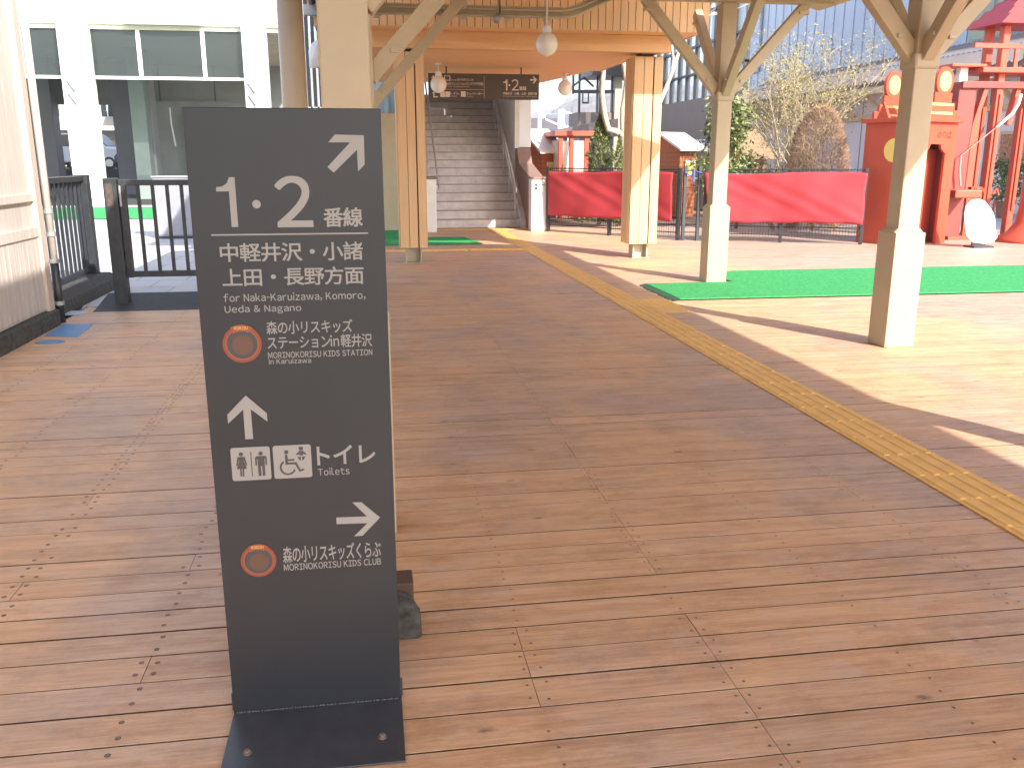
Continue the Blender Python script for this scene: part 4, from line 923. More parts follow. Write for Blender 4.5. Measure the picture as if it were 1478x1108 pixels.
# ---- red booth
def booth():
    P0 = tuple(gnd(1304, 355.5)); pb_ = gnd(1237, 349.5); D = (Vector(P0)-pb_).length; ang = math.atan2(P0[0]-pb_.x, pb_.y-P0[1]); xf = frame(P0, ang); W, H = 1.18, 2.06
    t = thing('red_booth', 'red wooden booth with stepped pediments and round discs, behind the nearest cream post', 'booth', P0)
    b = MB(xf); b.box(-.002, .05, .05, D, 0, H); b.box(0, W, D, D+.04, 0, H); b.build('side_panel', M['red_paint'], t, bevel=.005)
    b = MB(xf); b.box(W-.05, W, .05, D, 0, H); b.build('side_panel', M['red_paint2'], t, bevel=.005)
    arch = [(0,0),(.30,0),(.30,1.55),(.42,1.62),(.46,1.70),(.74,1.70),(.78,1.62),(.90,1.55),(.90,0),(W,0),(W,H),(0,H)]
    b = MB(xf); b.prism(arch, (0,0,0), (1,0,0), (0,0,1), (0,.048,0)); b.build('front_arch', M['red_paint'], t)
    b = MB(xf); b.box(-.06, W+.06, -.06, D+.10, H, H+.075); b.build('cornice', M['red_paint'], t, bevel=.006)
    b = MB(xf); b.box(-.05, W+.05, -.075, -.061, H+.005, H+.07); b.build('cornice_edge', M['red_paint'], t)
    b = MB(xf); b.box(.06, W-.06, .3, .34, .0, 1.62); b.build('back_curtain', M['red_paint'], t)
    for y, nm in ((-.045, 0), (D-.02, 1)):
        z = H+.076; b = MB(xf)
        b.prism([(.12,z),(1.08,z),(1.08,z+.12),(.95,z+.12),(.95,z+.24),(.84,z+.24),(.84,z+.40),(.36,z+.40),(.36,z+.24),(.25,z+.24),(.25,z+.12),(.12,z+.12)], (0,y,0), (1,0,0), (0,0,1), (0,.045,0))
        o = b.build('pediment', M['red_paint'], t)
        d = MB(xf); d.prism([(.60+.235*math.cos(R(a)), z+.58+.235*math.sin(R(a))) for a in range(0,360,10)], (0,y-.004,0), (1,0,0), (0,0,1), (0,.05,0)); d.build('disc', M['red_paint'], o)
        d = MB(xf); d.prism([(.60+.16*math.cos(R(a)), z+.58+.16*math.sin(R(a))) for a in range(0,360,10)], (0,y-.010,0), (1,0,0), (0,0,1), (0,.006,0)); d.build('disc_centre', M['yellow_face'], o)
        for k in (0, 1):
            d = MB(xf); d.box(.30, .90, y-.006, y-.001, z+.05+.14*k, z+.09+.14*k); d.build('step_band', M['yellow_face'], o)
    b = MB(xf); b.prism([(-.02,0),(.22,0),(.10,.26)], (-.015, .55, H+.076), (0,1,0), (0,0,1), (.06,0,0)); b.build('side_triangle', M['red_paint'], t)  # small triangular piece standing on the left side of the cornice
    d = MB(xf); d.prism([(.36+.20*math.cos(R(a)), 1.60+.20*math.sin(R(a))) for a in range(0,360,10)], (-.016,0,0), (0,1,0), (0,0,1), (.013,0,0)); d.build('side_disc', M['yellow_face'], t)
    vs, fs = text_mesh('のりば', .02); x0, x1 = .62, 1.02; ax0 = min(v[0] for v in vs); ax1 = max(v[0] for v in vs); k = (x1-x0)/(ax1-ax0)
    b = MB(xf); b.add([(x0+(v[0]-ax0)*k, -.004, 1.80+v[1]*k) for v in vs], fs); b.build('lettering', M['darkorange_ink'], t, fixn=False)
booth()
def red_tower():
    s = 15.3; q = lambda px, py, dy=0: at(px, py, s+dy)
    t = thing('red_play_tower', 'tall red wooden play tower with a tiered roof, right of the red booth', 'play tower', (11.2, s, 0))
    def vpost(px0, px1, ptop, pbot, y0, y1, nm, mt, dz=None):
        xa, xb = q(px0, ptop).x, q(px1, ptop).x; zt = q(px0, ptop).z; zb = 0 if pbot is None else q(px0, pbot).z
        b = MB(); b.box(xa, xb, y0, y1, zb, zt); return b.build(nm, mt, t, bevel=.012)
    A0, A1 = q(1386,120).x, q(1401,120).x
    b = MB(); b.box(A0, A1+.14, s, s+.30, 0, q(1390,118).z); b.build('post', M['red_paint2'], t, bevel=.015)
    b = MB(); b.box(A1+.16, A1+.30, s+.02, s+.10, .75, q(1395,165).z); b.build('panel_strip', M['red_paint'], t, bevel=.01)
    zt = q(1390,97).z; b = MB(); b.box(A0+.03, A1-.02, s+.08, s+.2, q(1390,118).z, zt); b.build('white_cap', M['white_line'], t)
    b = MB(); b.box(q(1371,95).x, q(1421,95).x, s-.08, s+.36, zt, zt+.05); b.build('tray', M['red_paint'], t, bevel=.01)
    z0, z1 = q(1430,128).z, q(1430,118).z
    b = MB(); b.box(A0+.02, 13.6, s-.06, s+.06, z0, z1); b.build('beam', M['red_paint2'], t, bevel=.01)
    z2 = q(1440,106).z; b = MB(); b.box(q(1411,106).x, 13.6, s-.15, s+.6, z2, z2+.09); b.build('deck_board', M['red_paint'], t, bevel=.01)
    B0, B1 = q(1446,70).x, q(1456,70).x
    for x, mt in ((B0, 'red_paint'), (B0+.85, 'red_paint')):
        for y in (s-.02, s+.40):
            b = MB(); b.box(x, x+(B1-B0)*.95, y, y+.14, 0, q(1450,36).z); b.build('post', M[mt], t, bevel=.012)
            b = MB(); b.box(x+.05, x+(B1-B0)*.95-.01, y-.03, y-.001, .5, q(1450,136).z); b.build('post_face', M['red_paint'], t, bevel=.008)
    cx = B0+.50; zr = q(1450,36).z
    b = MB()
    for hw, hy, h in ((.74,.50,.0),(.60,.40,.14),(.45,.30,.28),(.30,.20,.42)):
        b.prism([(-hw,0),(hw,0),(hw-.15,.165),(-hw+.15,.165)], (cx, s+.25-hy, zr+h), (1,0,0), (0,0,1), (0, 2*hy, 0))
    b.build('tiered_roof', M['red_roof'], t)
    b = MB(); b.box(cx-.22, cx+.22, s+.08, s+.42, zr+.58, zr+.75); b.build('roof_cap', M['red_roof'], t)
    # rails round the platform and braces under it
    for k in range(4):
        x = B0+.25+k*.28; b = MB(); b.box(x, x+.07, s-.04, s, z2+.09, z2+.42); b.build('baluster', M['red_paint'], t)
    b = MB(); b.box(B0-.55, B0+1.4, s-.04, s+.02, z2+.42, z2+.50); b.build('rail', M['red_paint'], t)
    for p, r_ in (((1424,128),(1407,178)), ((1471,128),(1456,180)), ((1407,178),(1400,215))):
        a, c = q(*p), q(*r_); b = MB(); b.bar((a.x, s+.05, a.z), (c.x, s+.05, c.z), .08, .12, (0,1,0)); b.build('brace', M['red_paint'], t)
    # lower counter, lattice
    z = q(1370,273).z; b = MB(); b.box(q(1354,280).x, q(1392,280).x, s-.5, s-.02, z-.14, z); b.build('counter', M['red_paint'], t, bevel=.02)
    xl, xr = q(1392,310).x+.02, B0-.0
    b = MB(); b.box(xl, xr, s+.02, s+.06, .02, q(1400,270).z); b.build('lower_panel', M['red_paint'], t)
    for k in range(5):
        x = xl+.06+k*.12; b = MB(); b.bar((x, s+.005, .18), (x+.03, s+.005, .72), .03, .03); b.build('lattice_slat', M['red_paint'], t)
    for k in range(4):
        x = xl+.06+k*.14; b = MB(); b.bar((x, s+.0, .80), (x+.09, s+.0, .93), .03, .03); b.bar((x+.09, s+.0, .93), (x+.15, s+.0, .80), .03, .03); b.build('zigzag', M['red_paint'], t)
    b = MB(); b.box(q(1362,350).x, B0+.1, s-.12, s+.6, 0, .07); b.build('base_plinth', M['red_paint'], t)
    pts = [q(1474,136,-.1), q(1470,150,-.1), q(1462,163,-.1), q(1450,174,-.1), q(1438,184,-.1)]
    b = MB(); b.tube(pts, .028, 8); tag(b.build('white_hose', M['white_line'], smooth=True), 'curved white hose hanging from the red play tower', 'hose')
    b = MB(); b.tube([q(1438,184,-.1), q(1412,205,-.1), q(1387,225,-.1)], .008, 6); b.tube([q(1387,225,-.1), q(1385,245,-.1), q(1386,268,-.1)], .02, 8)
    tag(b.build('pink_rope', plain('pink_rope', (.7,.25,.2), .7)), 'thin pink rope slanting down to the counter of the red tower', 'rope')
    c = gnd(1473, 349); b = MB(); b.lathe([(.55,0),(.52,.06),(.34,.16),(.22,.34),(.18,.62),(.18,1.1)], (c.x+.1, c.y, 0), 24)
    tag(b.build('red_pedestal', M['red_paint'], smooth=True), 'flared red pedestal foot at the right edge of the photo', 'pedestal')
red_tower()
def standee():
    c = gnd(1412, 357); t = thing('cutout_board', 'small white rounded cut-out board with a pale blue patch, before the red tower', 'board', (c.x, c.y, 0)); s = c.y
    q = lambda px, py: (at(px, py, s).x, at(px, py, s).z)
    out = [(1395,340),(1393,326),(1392,310),(1394,298),(1402,289),(1413,287),(1422,290),(1429,299),(1434,307),(1437,318),(1437,330),(1440,342),(1434,350),(1420,352),(1404,350)]
    b = MB(); b.prism([q(*p) for p in out], (0, s, 0), (1,0,0), (0,0,1), (0,.02,0)); b.build('board', M['white_line'], t, bevel=.008)
    b = MB(); b.prism([q(*p) for p in ((1416,318),(1419,308),(1428,307),(1431,316),(1426,319))], (0, s-.004, 0), (1,0,0), (0,0,1), (0,.003,0)); b.build('blue_patch', M['cyan_paint'], t)
    b = MB(); b.box(c.x-.17, c.x+.20, s-.12, s+.16, 0, .03); b.box(c.x-.10, c.x+.14, s+.021, s+.06, .03, .22); b.build('foot', M['iron'], t)
standee()
for k, (px, py) in enumerate(((1458, 348),)):
    c = gnd(px, py); b = MB(); b.box(c.x-.1, c.x+.9, c.y-.05, c.y+.6, 0, .05); tag(b.build('pale_step', M['white_line'], bevel=.01), 'low pale step on the deck right of the cut-out board', 'step')

# ================================================================ PLANTS
def leaf_cloud(pts, size, seed, flat=0):
    r = random.Random(seed); b = MB()
    for p in pts:
        n = Vector((r.gauss(0,1), r.gauss(0,1), r.gauss(0,1)+flat)).normalized(); a = n.orthogonal().normalized(); a.rotate(Matrix.Rotation(r.uniform(0,6.28), 3, n)); c = n.cross(a)
        L = size*r.uniform(.6, 1.4); w_ = L*.42; p = Vector(p)
        b.add([p-a*L, p-c*w_+n*L*.12, p+a*L, p+c*w_+n*L*.12], [(0,1,2,3)])
    return b
def clump_points(center, rad, n, seed, clumps=26, spread=.26, shell=.75):
    r = random.Random(seed); C = []
    for _ in range(clumps):
        d = Vector((r.gauss(0,1), r.gauss(0,1), r.gauss(0,1))).normalized() * r.uniform(shell*.6, 1)
        C.append(Vector((center[0]+d.x*rad[0], center[1]+d.y*rad[1], center[2]+d.z*rad[2])))
    out = []
    for k in range(n):
        c = r.choice(C); s = spread*min(rad)
        p = Vector((c.x+r.gauss(0,s), c.y+r.gauss(0,s), c.z+r.gauss(0,s*1.1)))
        if p.z > .08: out.append(p)
    return out
def cone_points(base, h, rad, n, seed):
    r = random.Random(seed); out = []; lobes = [(r.uniform(0,6.28), r.uniform(.75,1.15)) for _ in range(14)]
    for k in range(n):
        t = r.random()**1.25; a = r.uniform(0, 6.28); lo = lobes[int(t*13.9)]
        rr = rad*(1-t)**.7*(.55+.45*r.random()**.5)*(1+.22*math.cos(2*a+lo[0]))*lo[1]
        out.append(Vector((base[0]+rr*math.cos(a), base[1]+rr*math.sin(a), base[2]+h*t+r.gauss(0,.03))))
    return out
def plant(name, label, cat, base, pts, leaf, size, seed, trunks, bark, group=None):
    t = thing(name, label, cat, base, group)
    b = MB()
    for tr, r0, r1 in trunks: b.tube(tr, [r0 + (r1-r0)*i/(len(tr)-1) for i in range(len(tr))], 7)
    b.build('trunk', bark, t, smooth=True)
    leaf_cloud(pts, size, seed).build('foliage', leaf, t, fixn=False); return t
# conifers behind the left banner
c = at(866, 240, 20.2); bx = (c.x, 20.2, 0)
plant('conifer_shrub', 'dark green bushy conifer behind the deep red banner, below the pale bare tree', 'shrub', bx, cone_points((c.x, 20.2, .1), 2.35, .52, 5200, 1), M['leaf_dark'], .035, 2, [([(c.x,20.2,0),(c.x+.02,20.2,2.1)], .05, .015)], M['bark'])
c = at(893, 240, 19.6)
plant('conifer_shrub', 'small narrow conifer tucked against the right larch pillar', 'shrub', (c.x,19.6,0), cone_points((c.x, 19.6, .1), 1.85, .26, 2200, 4), M['leaf_dark'], .03, 5, [([(c.x,19.6,0),(c.x,19.6,1.6)], .035, .01)], M['bark'])
# broadleaf hedge column behind the far cream post
c = at(1048, 200, 18.6)
pts = clump_points((c.x, 18.6, 2.15), (.42,.42,.75), 2600, 8, 40) + clump_points((c.x+.1, 18.5, 1.05), (.85,.5,.60), 3400, 9, 46)
plant('broadleaf_shrub', 'glossy evergreen shrub in two tiers behind the far cream post', 'shrub', (c.x,18.6,0), pts, M['leaf_glossy'], .052, 10, [([(c.x,18.6,0),(c.x,18.6,2.6)], .06, .02), ([(c.x+.3,18.5,0),(c.x+.5,18.5,1.3)], .03, .01)], M['bark'])
def branchy(b, p, d, L, r, depth, rg, tips, spread=.5, up=.25):
    q = p; pts = [p]; n = 4; rad = [r]
    for i in range(n):
        d = (d + Vector((rg.gauss(0,.12), rg.gauss(0,.12), rg.gauss(0,.08)+up*.12))).normalized(); q = q + d*(L/n); pts.append(q); rad.append(r*(1-.45*(i+1)/n))
    b.tube(pts, rad, 5 if depth > 1 else 4, caps=False); tips.append(q); tips.append(pts[2])
    if depth == 0: return
    for k in range(rg.choice([2,3,3])):
        a = rg.uniform(0, 6.28); nd = (d + Vector((math.cos(a), math.sin(a), rg.uniform(-.1,.5)))*spread).normalized()
        branchy(b, pts[rg.choice([2,3,4])], nd, L*rg.uniform(.55,.8), r*.55, depth-1, rg, tips, spread, up)
def twiggy(base, h, seed, label, leaf, nleaf, lsize, stems=7, name='twiggy_shrub', cat='shrub', bark=None, r0=.028, lean=.25, depth=3):
    rg = random.Random(seed); t = thing(name, label, cat, base); b = MB(); tips = []
    for k in range(stems):
        a = 6.28*k/stems + rg.uniform(-.3,.3); d = Vector((math.cos(a)*lean, math.sin(a)*lean, 1)).normalized()
        branchy(b, Vector(base)+Vector((math.cos(a)*.1, math.sin(a)*.1, 0)), d, h*.48, r0, depth, rg, tips)
    b.build('trunk', bark or M['twig'], t, smooth=True, fixn=False)
    pts = []
    for k in range(nleaf):
        q = rg.choice(tips); pts.append(q + Vector((rg.gauss(0,.10), rg.gauss(0,.10), rg.gauss(0,.10))))
    leaf_cloud([p for p in pts if p.z > .1], lsize, seed+1).build('foliage', leaf, t, fixn=False); return t
c = at(1155, 200, 19.2)
twiggy((c.x, 19.2, 0), 4.0, 21, 'tall loose shrub of pale twigs and sparse yellow leaves, behind the pinkish banner', M['leaf_yellow'], 8000, .027, 12, lean=.13)
c = at(1128, 230, 18.4)
twiggy((c.x, 18.4, 0), 1.5, 33, 'low tangled twiggy bush under the tall yellow-leaved shrub', M['leaf_yellow'], 1500, .028, 8, lean=.5)
def clipped(px, s, hw, h, label):
    c = at(px, 220, s); rg = random.Random(77); t = thing('clipped_bush', label, 'shrub', (c.x, s, 0)); b = MB()
    for k in range(24000):
        a = rg.uniform(0, 6.28); tt = rg.random(); z = h*tt; rr = hw*(1-max(0, (tt-.35)/.65)**2.3)**.5*(.86+.14*tt if tt < .3 else 1)
        rr *= rg.uniform(.60, 1.0)**.5 * (1+.05*math.sin(a*3+tt*7)); p = Vector((c.x+rr*math.cos(a), s+rr*math.sin(a), .05+z))
        d = Vector((math.cos(a)*.7+rg.gauss(0,.4), math.sin(a)*.7+rg.gauss(0,.4), .7+rg.gauss(0,.4))).normalized()*rg.uniform(.05,.11); o = d.orthogonal().normalized()*.005
        b.add([p-o, p+o, p+d], [(0,1,2)])
    b.build('foliage', M['leaf_brown'], t, fixn=False)
    b = MB()
    for k in range(12):
        a = k*.52; b.tube([(c.x,s,0), (c.x+hw*.5*math.cos(a), s+hw*.5*math.sin(a), h*.7)], [.02,.006], 5)
    b.build('trunk', M['bark'], t, fixn=False)
clipped(1182, 17.4, .60, 2.40, 'rounded clipped brown leafless bush in front of the yellow-leaved shrub')
# pale bare tree
def bare_tree():
    s = 20.0; q = lambda px, py, dy=0: tuple(at(px, py, s+dy)); g = at(898, 240, s)
    t = thing('bare_tree', 'pale crooked bare tree behind the right larch pillar, its limbs forked in a V', 'tree', (g.x, s, 0)); b = MB()
    b.tube([(g.x, s, 0), q(898,245), q(902,215), q(901,195)], [.10,.085,.08,.085], 9)
    b.tube([q(901,197), q(890,190), q(878,187), q(874,172), q(871,155), q(869,135), q(870,115), q(872,95), q(876,60), q(884,10)], [.085,.075,.07,.065,.06,.055,.055,.05,.045,.035], 9)
    b.tube([q(901,197), q(899,182), q(899,160), q(902,140), q(905,120), q(902,100), q(897,80), q(890,40)], [.08,.07,.07,.06,.065,.06,.05,.04], 9)
    b.tube([q(905,122), q(903,108), q(912,90), q(918,50)], [.05,.05,.045,.03], 8)
    b.tube([q(903,200), q(925,190), q(945,165), q(958,135), q(970,105), q(980,75), q(988,30)], [.07,.06,.055,.05,.045,.04,.03], 8)
    b.tube([q(958,135), q(968,112), q(972,85), q(969,60)], [.04,.035,.03,.025], 7)
    b.build('trunk', M['trunk_pale'], t, smooth=True)
    rg = random.Random(5); tw = MB(); tips = []
    for p in ((988,30),(969,60),(884,10),(918,50),(1020,25),(1040,20)):
        for k in range(3):
            branchy(tw, Vector(q(*p)), Vector((rg.gauss(0,.6), rg.gauss(0,.3), rg.uniform(-.4,.8))).normalized(), .7, .014, 2, rg, tips)
    tw.build('twigs', M['trunk_pale'], t, fixn=False)
bare_tree()
# potted shrub by the poster
c = at(1450, 300, 21.0)
t = plant('potted_shrub', 'loose leafy shrub in a pot below the framed poster', 'shrub', (c.x, 21, 0), clump_points((c.x, 21, 1.0), (.42,.42,.62), 900, 51, 24), M['leaf_dark'], .06, 52, [([(c.x,21,.3),(c.x,21,1.2)], .03, .012)], M['bark'])
b = MB(); b.lathe([(.16,0),(.22,.34),(.24,.34),(.24,.40),(.2,.40)], (c.x,21,0), 20); b.build('pot', M['terracotta'], t)
# ---- play houses beyond the fence
def playhouse(px0, px1, pyr, pye, s, D, wallm, roofm, label, win=True, ang=0, name='play_house'):
    a = at(px0, pye, s); c = at(px1, pye, s); W = (c.x-a.x); ze = a.z; zr = at(px0, pyr, s).z
    xf = frame((a.x, s, 0), ang); t = thing(name, label, 'play house', (a.x, s, 0))
    b = MB(xf); b.box(0, W, 0, D, 0, ze); b.prism([(0,ze),(D,ze),(D/2,zr)], (0,0,0), (0,1,0), (0,0,1), (W,0,0)); b.build('wall', wallm, t)
    b = MB(xf)
    for k in range(14):
        z = .1 + k*(ze-.1)/14; b.box(-.012, W+.012, -.012, D+.012, z, z+.012)
    b.build('board_joint', M['bark'], t)
    for y0, y1 in ((-.22, D/2), (D+.22, D/2)):
        z0 = ze - .22*(zr-ze)/(D/2); b = MB(xf); sg = .001
        b.prism([(y0, z0+.03), (y1, zr+.03), (y1, zr+.09), (y0, z0+.09)], (-.18,0,0), (0,1,0), (0,0,1), (W+.36,0,0)); b.build('roof', roofm, t)
    if win:
        b = MB(xf); b.box(W*.30, W*.92, -.03, -.013, ze*.60, ze*.82); o = b.build('window', M['white_line'], t)
        b = MB(xf); b.box(W*.33, W*.89, -.036, -.031, ze*.63, ze*.79); b.build('pane', M['yellow_face'], o)
playhouse(783, 806, 190, 216, 22.5, 1.5, M['house_wood'], M['white_roof'], 'small red cedar play house with a white roof beside the stairs', ang=R(18))
playhouse(982, 1012, 195, 214, 22.5, 1.4, M['house_wood'], M['white_roof'], 'orange wooden play house with a white roof left of the glossy shrub', ang=R(22))
playhouse(1078, 1108, 190, 222, 22.0, 1.5, M['house_wood'], M['tan_tile'], 'play house with a tan shingled roof behind the twiggy bushes', False, R(10))
playhouse(1028, 1062, 205, 224, 25.5, 1.5, M['brown_panel'], M['corr'], 'brown shed behind the orange play house, by the glossy shrub', True, R(5), 'garden_shed')
def kiosk():
    s = 21.8; a = at(807, 196, s); c = at(850, 196, s); z = a.z; t = thing('red_kiosk', 'red framed kiosk with pale panels and a flat red roof behind the deep red banner', 'kiosk', (a.x, s, 0))
    b = MB(); b.box(a.x-.12, c.x+.12, s-.1, s+1.3, z, z+.11); b.build('roof', M['red_paint'], t)
    for x in (a.x, (a.x+c.x)/2-.1, c.x-.1):
        b = MB(); b.box(x, x+.1, s, s+.1, 0, z); b.build('post', M['red_paint'], t)
    b = MB(); b.box(a.x+.101, c.x-.1, s+.03, s+.07, .3, z-.12); b.box(a.x+.02, a.x+.06, s+.1, s+1.2, .3, z-.1); b.build('panel', M['white_roof'], t)
    b = MB(); b.box(a.x+.3, c.x-.1, s+.01, s+.029, .55, .68); b.build('shelf', M['house_wood'], t)
kiosk()

# ================================================================ BACKGROUND BUILDINGS, RIGHT
def station_building():
    E = 16.2; W_ = 17.4; y0, y1 = 9.0, 41.0
    t = thing('station_building', 'long station building with a dark tiled eave, ochre soffit and pale lavender wall', 'building', (W_, 22, 0))
    ze = atx(1300, 120, E).z
    b = MB(); b.box(W_, W_+1.0, y0, y1, 0, ze+.8); b.build('wall', M['lav_wall'], t)
    b = MB()
    for k in range(23): b.box(W_-.012, W_-.001, y0+k*1.35, y0+k*1.35+.03, .1, ze-.3)
    b.build('panel_joint', M['hall_col'], t)
    r = MB(); r.prism([(E-.1, ze),(W_+1.0, ze+1.05),(W_+1.0, ze+1.14),(E-.1, ze+.09)], (0,y0,0), (1,0,0), (0,0,1), (0,y1-y0,0)); r.build('roof', M['tile'], t)
    tl = MB(); y = y0
    while y < y1:
        tl.tube([(E-.14, y, ze+.10), (W_+1.0, y, ze+1.17)], .055, 6); y += .24
    tl.build('tile_ribs', M['tile'], t)
    f = MB(); f.box(E-.06, E, y0, y1, ze-.22, ze-.002); f.build('eave_board', M['ochre'], t)
    f = MB(); f.box(E+.001, W_-.001, y0, y1, ze-.12, ze-.06); f.build('soffit', M['ochre'], t)
    for k in range(12):
        y = y0+1+k*2.1; f = MB(); f.bar((W_-.05, y, ze-.9), (E+.3, y, ze-.2), .1, .12); f.build('bracket', M['ochre'], t)
    f = MB(); f.box(W_-.12, W_-.013, y0, y1, ze-.95, ze-.8); f.build('wall_beam', M['ochre'], t)
    for k in range(2):
        y = 24.6+k*2.4; d = MB(); d.box(W_-.03, W_-.013, y, y+1.5, .0, 2.2); o = d.build('door', M['white_panel'], t); h = MB(); h.box(W_-.06, W_-.031, y+.15, y+.2, 1.0, 1.2); h.build('handle', M['steel_dark'], o)
    # framed poster
    a = atx(1447, 190, W_); c = atx(1475, 243, W_); yA, yB = sorted((a.y, c.y)); zA, zB = sorted((a.z, c.z))
    t2 = thing('framed_poster', 'framed red and brown poster on the lavender wall behind the red tower', 'poster', (W_, (yA+yB)/2, zA))
    d = MB(); d.box(W_-.07, W_-.02, yA, yB, zA, zB); d.build('frame', M['ochre'], t2)
    d = MB(); d.box(W_-.076, W_-.071, yA+.07, yB-.07, zA+.08, zB-.08); d.build('print', M['poster'], t2)
    # pale metal clad building behind
    P = 22.0
    t3 = thing('metal_clad_building', 'tall pale blue building clad in upright metal panels, behind the tiled eave', 'building', (P, 25, 0))
    b = MB(); b.box(P, P+12, 8, 58, 0, 10.4); b.build('wall', M['panel'], t3)
    b = MB(); y = 8
    while y < 58: b.box(P-.03, P-.001, y, y+.025, 0, 10.4); y += .92
    for z in (4.35, 4.75, 5.15): b.box(P-.035, P-.031, 8, 58, z, z+.02)
    b.build('panel_seam', plain('panel_seam_grey', (.30,.33,.42), .5), t3)
    a = atx(1402, 60, P); c = atx(1462, 20, P); yA, yB = c.y-.6, a.y; z0 = atx(1402, 66, P).z
    w_ = MB(); w_.box(P-.12, P-.036, yA, yB, z0, z0+3.0); o = w_.build('window', M['grey_metal'], t3)
    for k in range(2):
        w2 = MB(); w2.box(P-.14, P-.121, yA+.12+k*(yB-yA)/2, yA+(k+1)*(yB-yA)/2-.06, z0+.14, z0+2.9); w2.build('pane', M['win_olive'], o)
    a = atx(1046, 90, P); c = atx(1098, 90, P); yA, yB = sorted((a.y, c.y)); z0 = atx(1070, 110, P).z
    w_ = MB(); w_.box(P-.12, P-.036, yA, yB, z0, z0+4.1); o = w_.build('window', M['grey_metal'], t3)
    for k in range(2):
        for j in range(2):
            w2 = MB(); w2.box(P-.14, P-.121, yA+.1+k*(yB-yA)/2, yA+(k+1)*(yB-yA)/2-.05, z0+.1+2*j, z0+1.95+2*j); w2.build('pane', plain('sky_blue_glass', (.35,.42,.55), .1, bmp=0), o)
station_building()
def footbridge():
    L = 12.6
    t = thing('glazed_footbridge', 'dark framed glazed footbridge building behind the larch pillar and the bare tree', 'building', (L, 35, 0))
    yA, yB = 30.0, 42.0; zs = atx(1030, 138, L).z; ze = zs + 6.0
    b = MB(); b.box(L, L+.2, yA, yB, 0, zs); b.build('lower_wall', M['dark_wall'], t)
    b = MB(); b.box(L-.3, L+2.2, yA-.1, yB+.6, ze, ze+.5); b.build('roof', M['iron'], t)
    g = MB(); g.box(L+.08, L+.10, yA, yB, zs, ze); g.build('glazing', M['glass_pale'], t)
    y = yA
    while y < yB: m_ = MB(); m_.box(L, L+.18, y, y+.1, zs, ze); m_.build('mullion', M['iron'], t); y += .95
    for z in (zs+.9, zs+1.9, zs+3.0, zs+4.2): m_ = MB(); m_.box(L+.01, L+.17, yA, yB, z, z+.08); m_.build('glazing_bar', M['iron'], t)
    # the open end span reaching left over the tracks
    t = thing('bridge_gantry', 'thin dark steel gantry with glazed bays against the sky, left of the bare tree', 'gantry', (9, 44, 0))
    s = 44.0; q = lambda px, py: at(px, py, s)
    x0, x1 = q(826,140).x, q(889,140).x; zb = q(850,133).z; zt = q(850,112).z
    for px in (826, 835, 861, 865, 882):
        x = q(px,140).x; b = MB(); b.box(x, x+.10, s, s+.1, q(px,163).z if px > 830 else zb-.1, zt+.6); b.build('upright', M['iron'], t)
    b = MB(); b.box(x0, x1+.2, s+.01, s+.09, zb-.06, zb+.1); b.build('rail', M['iron'], t)
    b = MB(); b.bar((q(827,125).x, s+.05, q(827,125).z), (q(843,112).x, s+.05, q(843,112).z), .09, .09); b.bar((q(843,112).x, s+.05, q(843,112).z), (q(857,125).x, s+.05, q(857,125).z), .09, .09); b.build('truss', M['iron'], t)
    a = q(840,142); c = q(848,150); b = MB(); b.box(a.x, a.x+.06, s-.05, s-.01, c.z+.1, zb); b.box(c.x, c.x+.06, s-.05, s-.01, c.z+.1, zb); b.box(a.x, c.x+.06, s-.05, s-.01, c.z, c.z+.09); b.build('signal_frame', M['iron'], t)
    a = q(834,162); c = q(886,186); b = MB(); b.box(a.x, c.x+.3, s, s+2, 0, a.z); b.build('base_wall', M['dark_wall'], t)
    a = q(848,110); b = MB(); b.box(a.x, x1+1.5, s-1, s+2, q(870,111).z, q(870,88).z); b.build('roof', M['iron'], t)
    b = MB(); xx = q(886,140).x; b.box(xx, xx+.35, s-.2, s+.3, 0, zt+1.0); b.build('pier', M['cream_metal'], t)
    # low dark roof
    t = thing('platform_shelter', 'low dark roofed shelter above the red kiosk', 'shelter', (7, 38, 0)); s = 38; a = at(806, 188, s); c = at(842, 176, s)
    b = MB(); b.prism([(a.x, a.z-.25),(c.x+1.5, a.z-.25),(c.x+1.5, c.z+.15),(a.x+.5, a.z+.12),(a.x, a.z)], (0,s,0), (1,0,0), (0,0,1), (0,3,0)); b.build('roof', M['tile'], t)
    for x in (a.x+.3, c.x+1.2): b = MB(); b.box(x, x+.15, s+.3, s+.45, 0, a.z-.25); b.build('post', M['iron'], t)
footbridge()
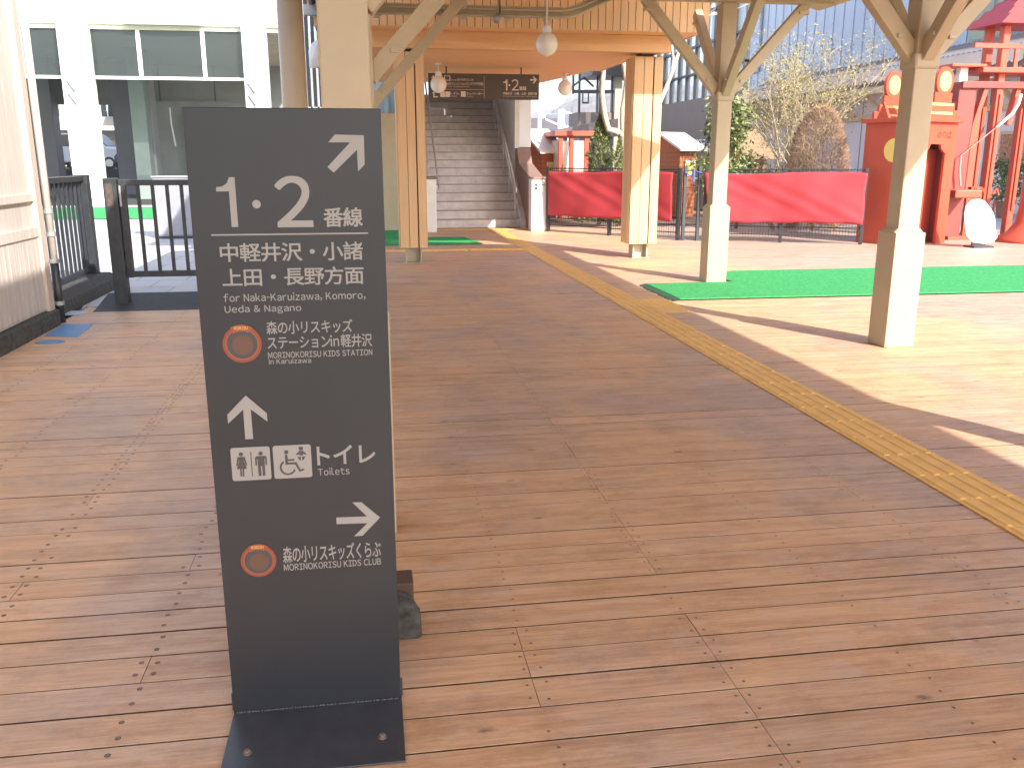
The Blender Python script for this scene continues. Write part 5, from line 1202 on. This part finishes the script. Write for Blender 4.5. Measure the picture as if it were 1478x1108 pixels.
# ---- railway catenary, far town, hill
def railway():
    s = 60.0; q = lambda px, py: at(px, py, s)
    t = thing('catenary_mast', 'pale steel railway mast with slanting arms above the white roofed play house', 'mast', (q(808,200).x, s, 0))
    b = MB(); a = q(806,158); b.box(a.x, a.x+.22, s, s+.22, 0, a.z); c = q(811,158); b.box(c.x, c.x+.18, s, s+.2, 0, c.z); b.build('mast', M['white_line'], t)
    for z in range(5): b = MB(); b.bar((a.x+.1, s+.1, a.z-.6*z), (c.x+.1, s+.1, a.z-.6*z-.6), .06, .06); b.build('lattice', M['white_line'], t)
    b = MB(); d = q(836,168); b.bar((c.x, s+.1, q(811,160).z), (d.x, s+.1, d.z), .12, .12); b.bar((a.x, s+.1, q(806,180).z), (q(788,172).x, s+.1, q(788,172).z), .1, .1); b.build('arm', M['white_line'], t)
    t = thing('utility_pole', 'thin white pole against the sky just right of the stair wall', 'pole', (q(779,200).x, s, 0)); b = MB(); a = q(779,118); b.tube([(a.x,s,0),(a.x,s,a.z)], .14, 8); b.build('pole', M['white_line'], t)
    b = MB(); b.box(a.x-.7, a.x+.7, s-.05, s+.05, a.z-1.2, a.z-1.05); b.build('crossarm', M['white_line'], t)
    rg = random.Random(3)
    for k, (px, py, w_, lab) in enumerate(((790,186,5,'small pale house at the foot of the hill, left of the railway mast'), (800,190,4,'little house with a dark roof just left of the railway mast'), (818,178,6,'pale house under the slanting mast arm'), (830,182,5,'white walled house half hidden by the dark shelter roof'), (797,176,4,'highest small house on the lower slope, left of the mast'))):
        sd = 150+12*k; p = at(px, py, sd); h = 3.2; t = thing('distant_house', lab, 'house', (p.x, sd, p.z-h), 'houses at the foot of the hill')
        b = MB(); b.box(p.x-w_/2, p.x+w_/2, sd, sd+6, -1, p.z); b.build('wall', M['white_conc'], t)
        b = MB(); b.prism([(-.5,p.z-.2),(3,p.z+1.8),(6.5,p.z-.2)], (p.x-w_/2-.4, sd, 0), (0,1,0), (0,0,1), (w_+.8,0,0)); b.build('roof', [M['tile'], M['white_roof'], M['corr']][k % 3], t)
        for j in range(2): b = MB(); b.box(p.x-w_/3+j*w_/2.4, p.x-w_/3+j*w_/2.4+.9, sd-.05, sd-.001, p.z-1.8, p.z-.7); b.build('window', M['car_glass'], t)
    # hills: two ridges as real relief
    for (d, pts, depth) in ((700, [(700,196),(760,192),(785,178),(800,160),(815,152),(835,144),(860,140),(885,132),(910,128),(950,125),(1000,132),(1100,150),(1300,175)], 500), (1300, [(500,205),(700,185),(800,158),(825,140),(850,128),(880,120),(930,118),(1000,126),(1200,150)], 700)):
        rg = random.Random(d); nx, ny = 160, 26; ends = [at(p[0], p[1], d) for p in pts]
        xs = [e.x for e in ends]; zs = [e.z for e in ends]; b = MB(); vs = []
        def hz(x):
            if x <= xs[0]: return zs[0]
            for i in range(len(xs)-1):
                if x <= xs[i+1]: u = (x-xs[i])/(xs[i+1]-xs[i]); u = u*u*(3-2*u); return zs[i]*(1-u)+zs[i+1]*u
            return zs[-1]
        for j in range(ny+1):
            v = j/ny; y = d - depth*.5 + depth*v; prof = math.sin(min(1, v/.5)*math.pi/2)**1.2 if v < .5 else math.cos((v-.5)/.5*math.pi/2*.9)
            for i in range(nx+1):
                x = xs[0] + (xs[-1]-xs[0])*i/nx; x2 = x*(y/d)
                vs.append((x2, y, hz(x)*prof + (rg.uniform(-1,1)*d*.0007 if 0 < v < 1 else -2)))
        b.add(vs, [(j*(nx+1)+i, j*(nx+1)+i+1, (j+1)*(nx+1)+i+1, (j+1)*(nx+1)+i) for j in range(ny) for i in range(nx)])
        struct(b.build('hills', M['hill']))
railway()

# ---- thin bright air: far things pale towards the hills
def haze():
    b = MB(); b.box(-1500, 1700, -62, 1900, -1.7, 190); o = b.build('haze', [], None)
    m = bpy.data.materials.new('haze_air'); m.use_nodes = True; n = m.node_tree; n.nodes.remove(n.nodes['Principled BSDF'])
    v = n.nodes.new('ShaderNodeVolumePrincipled'); v.inputs['Density'].default_value = .0008; v.inputs['Color'].default_value = (.95, .95, .97, 1); v.inputs['Anisotropy'].default_value = .0
    n.links.new(v.outputs[0], n.nodes['Material Output'].inputs['Volume']); o.data.materials.append(m); o['kind'] = 'stuff'
haze()
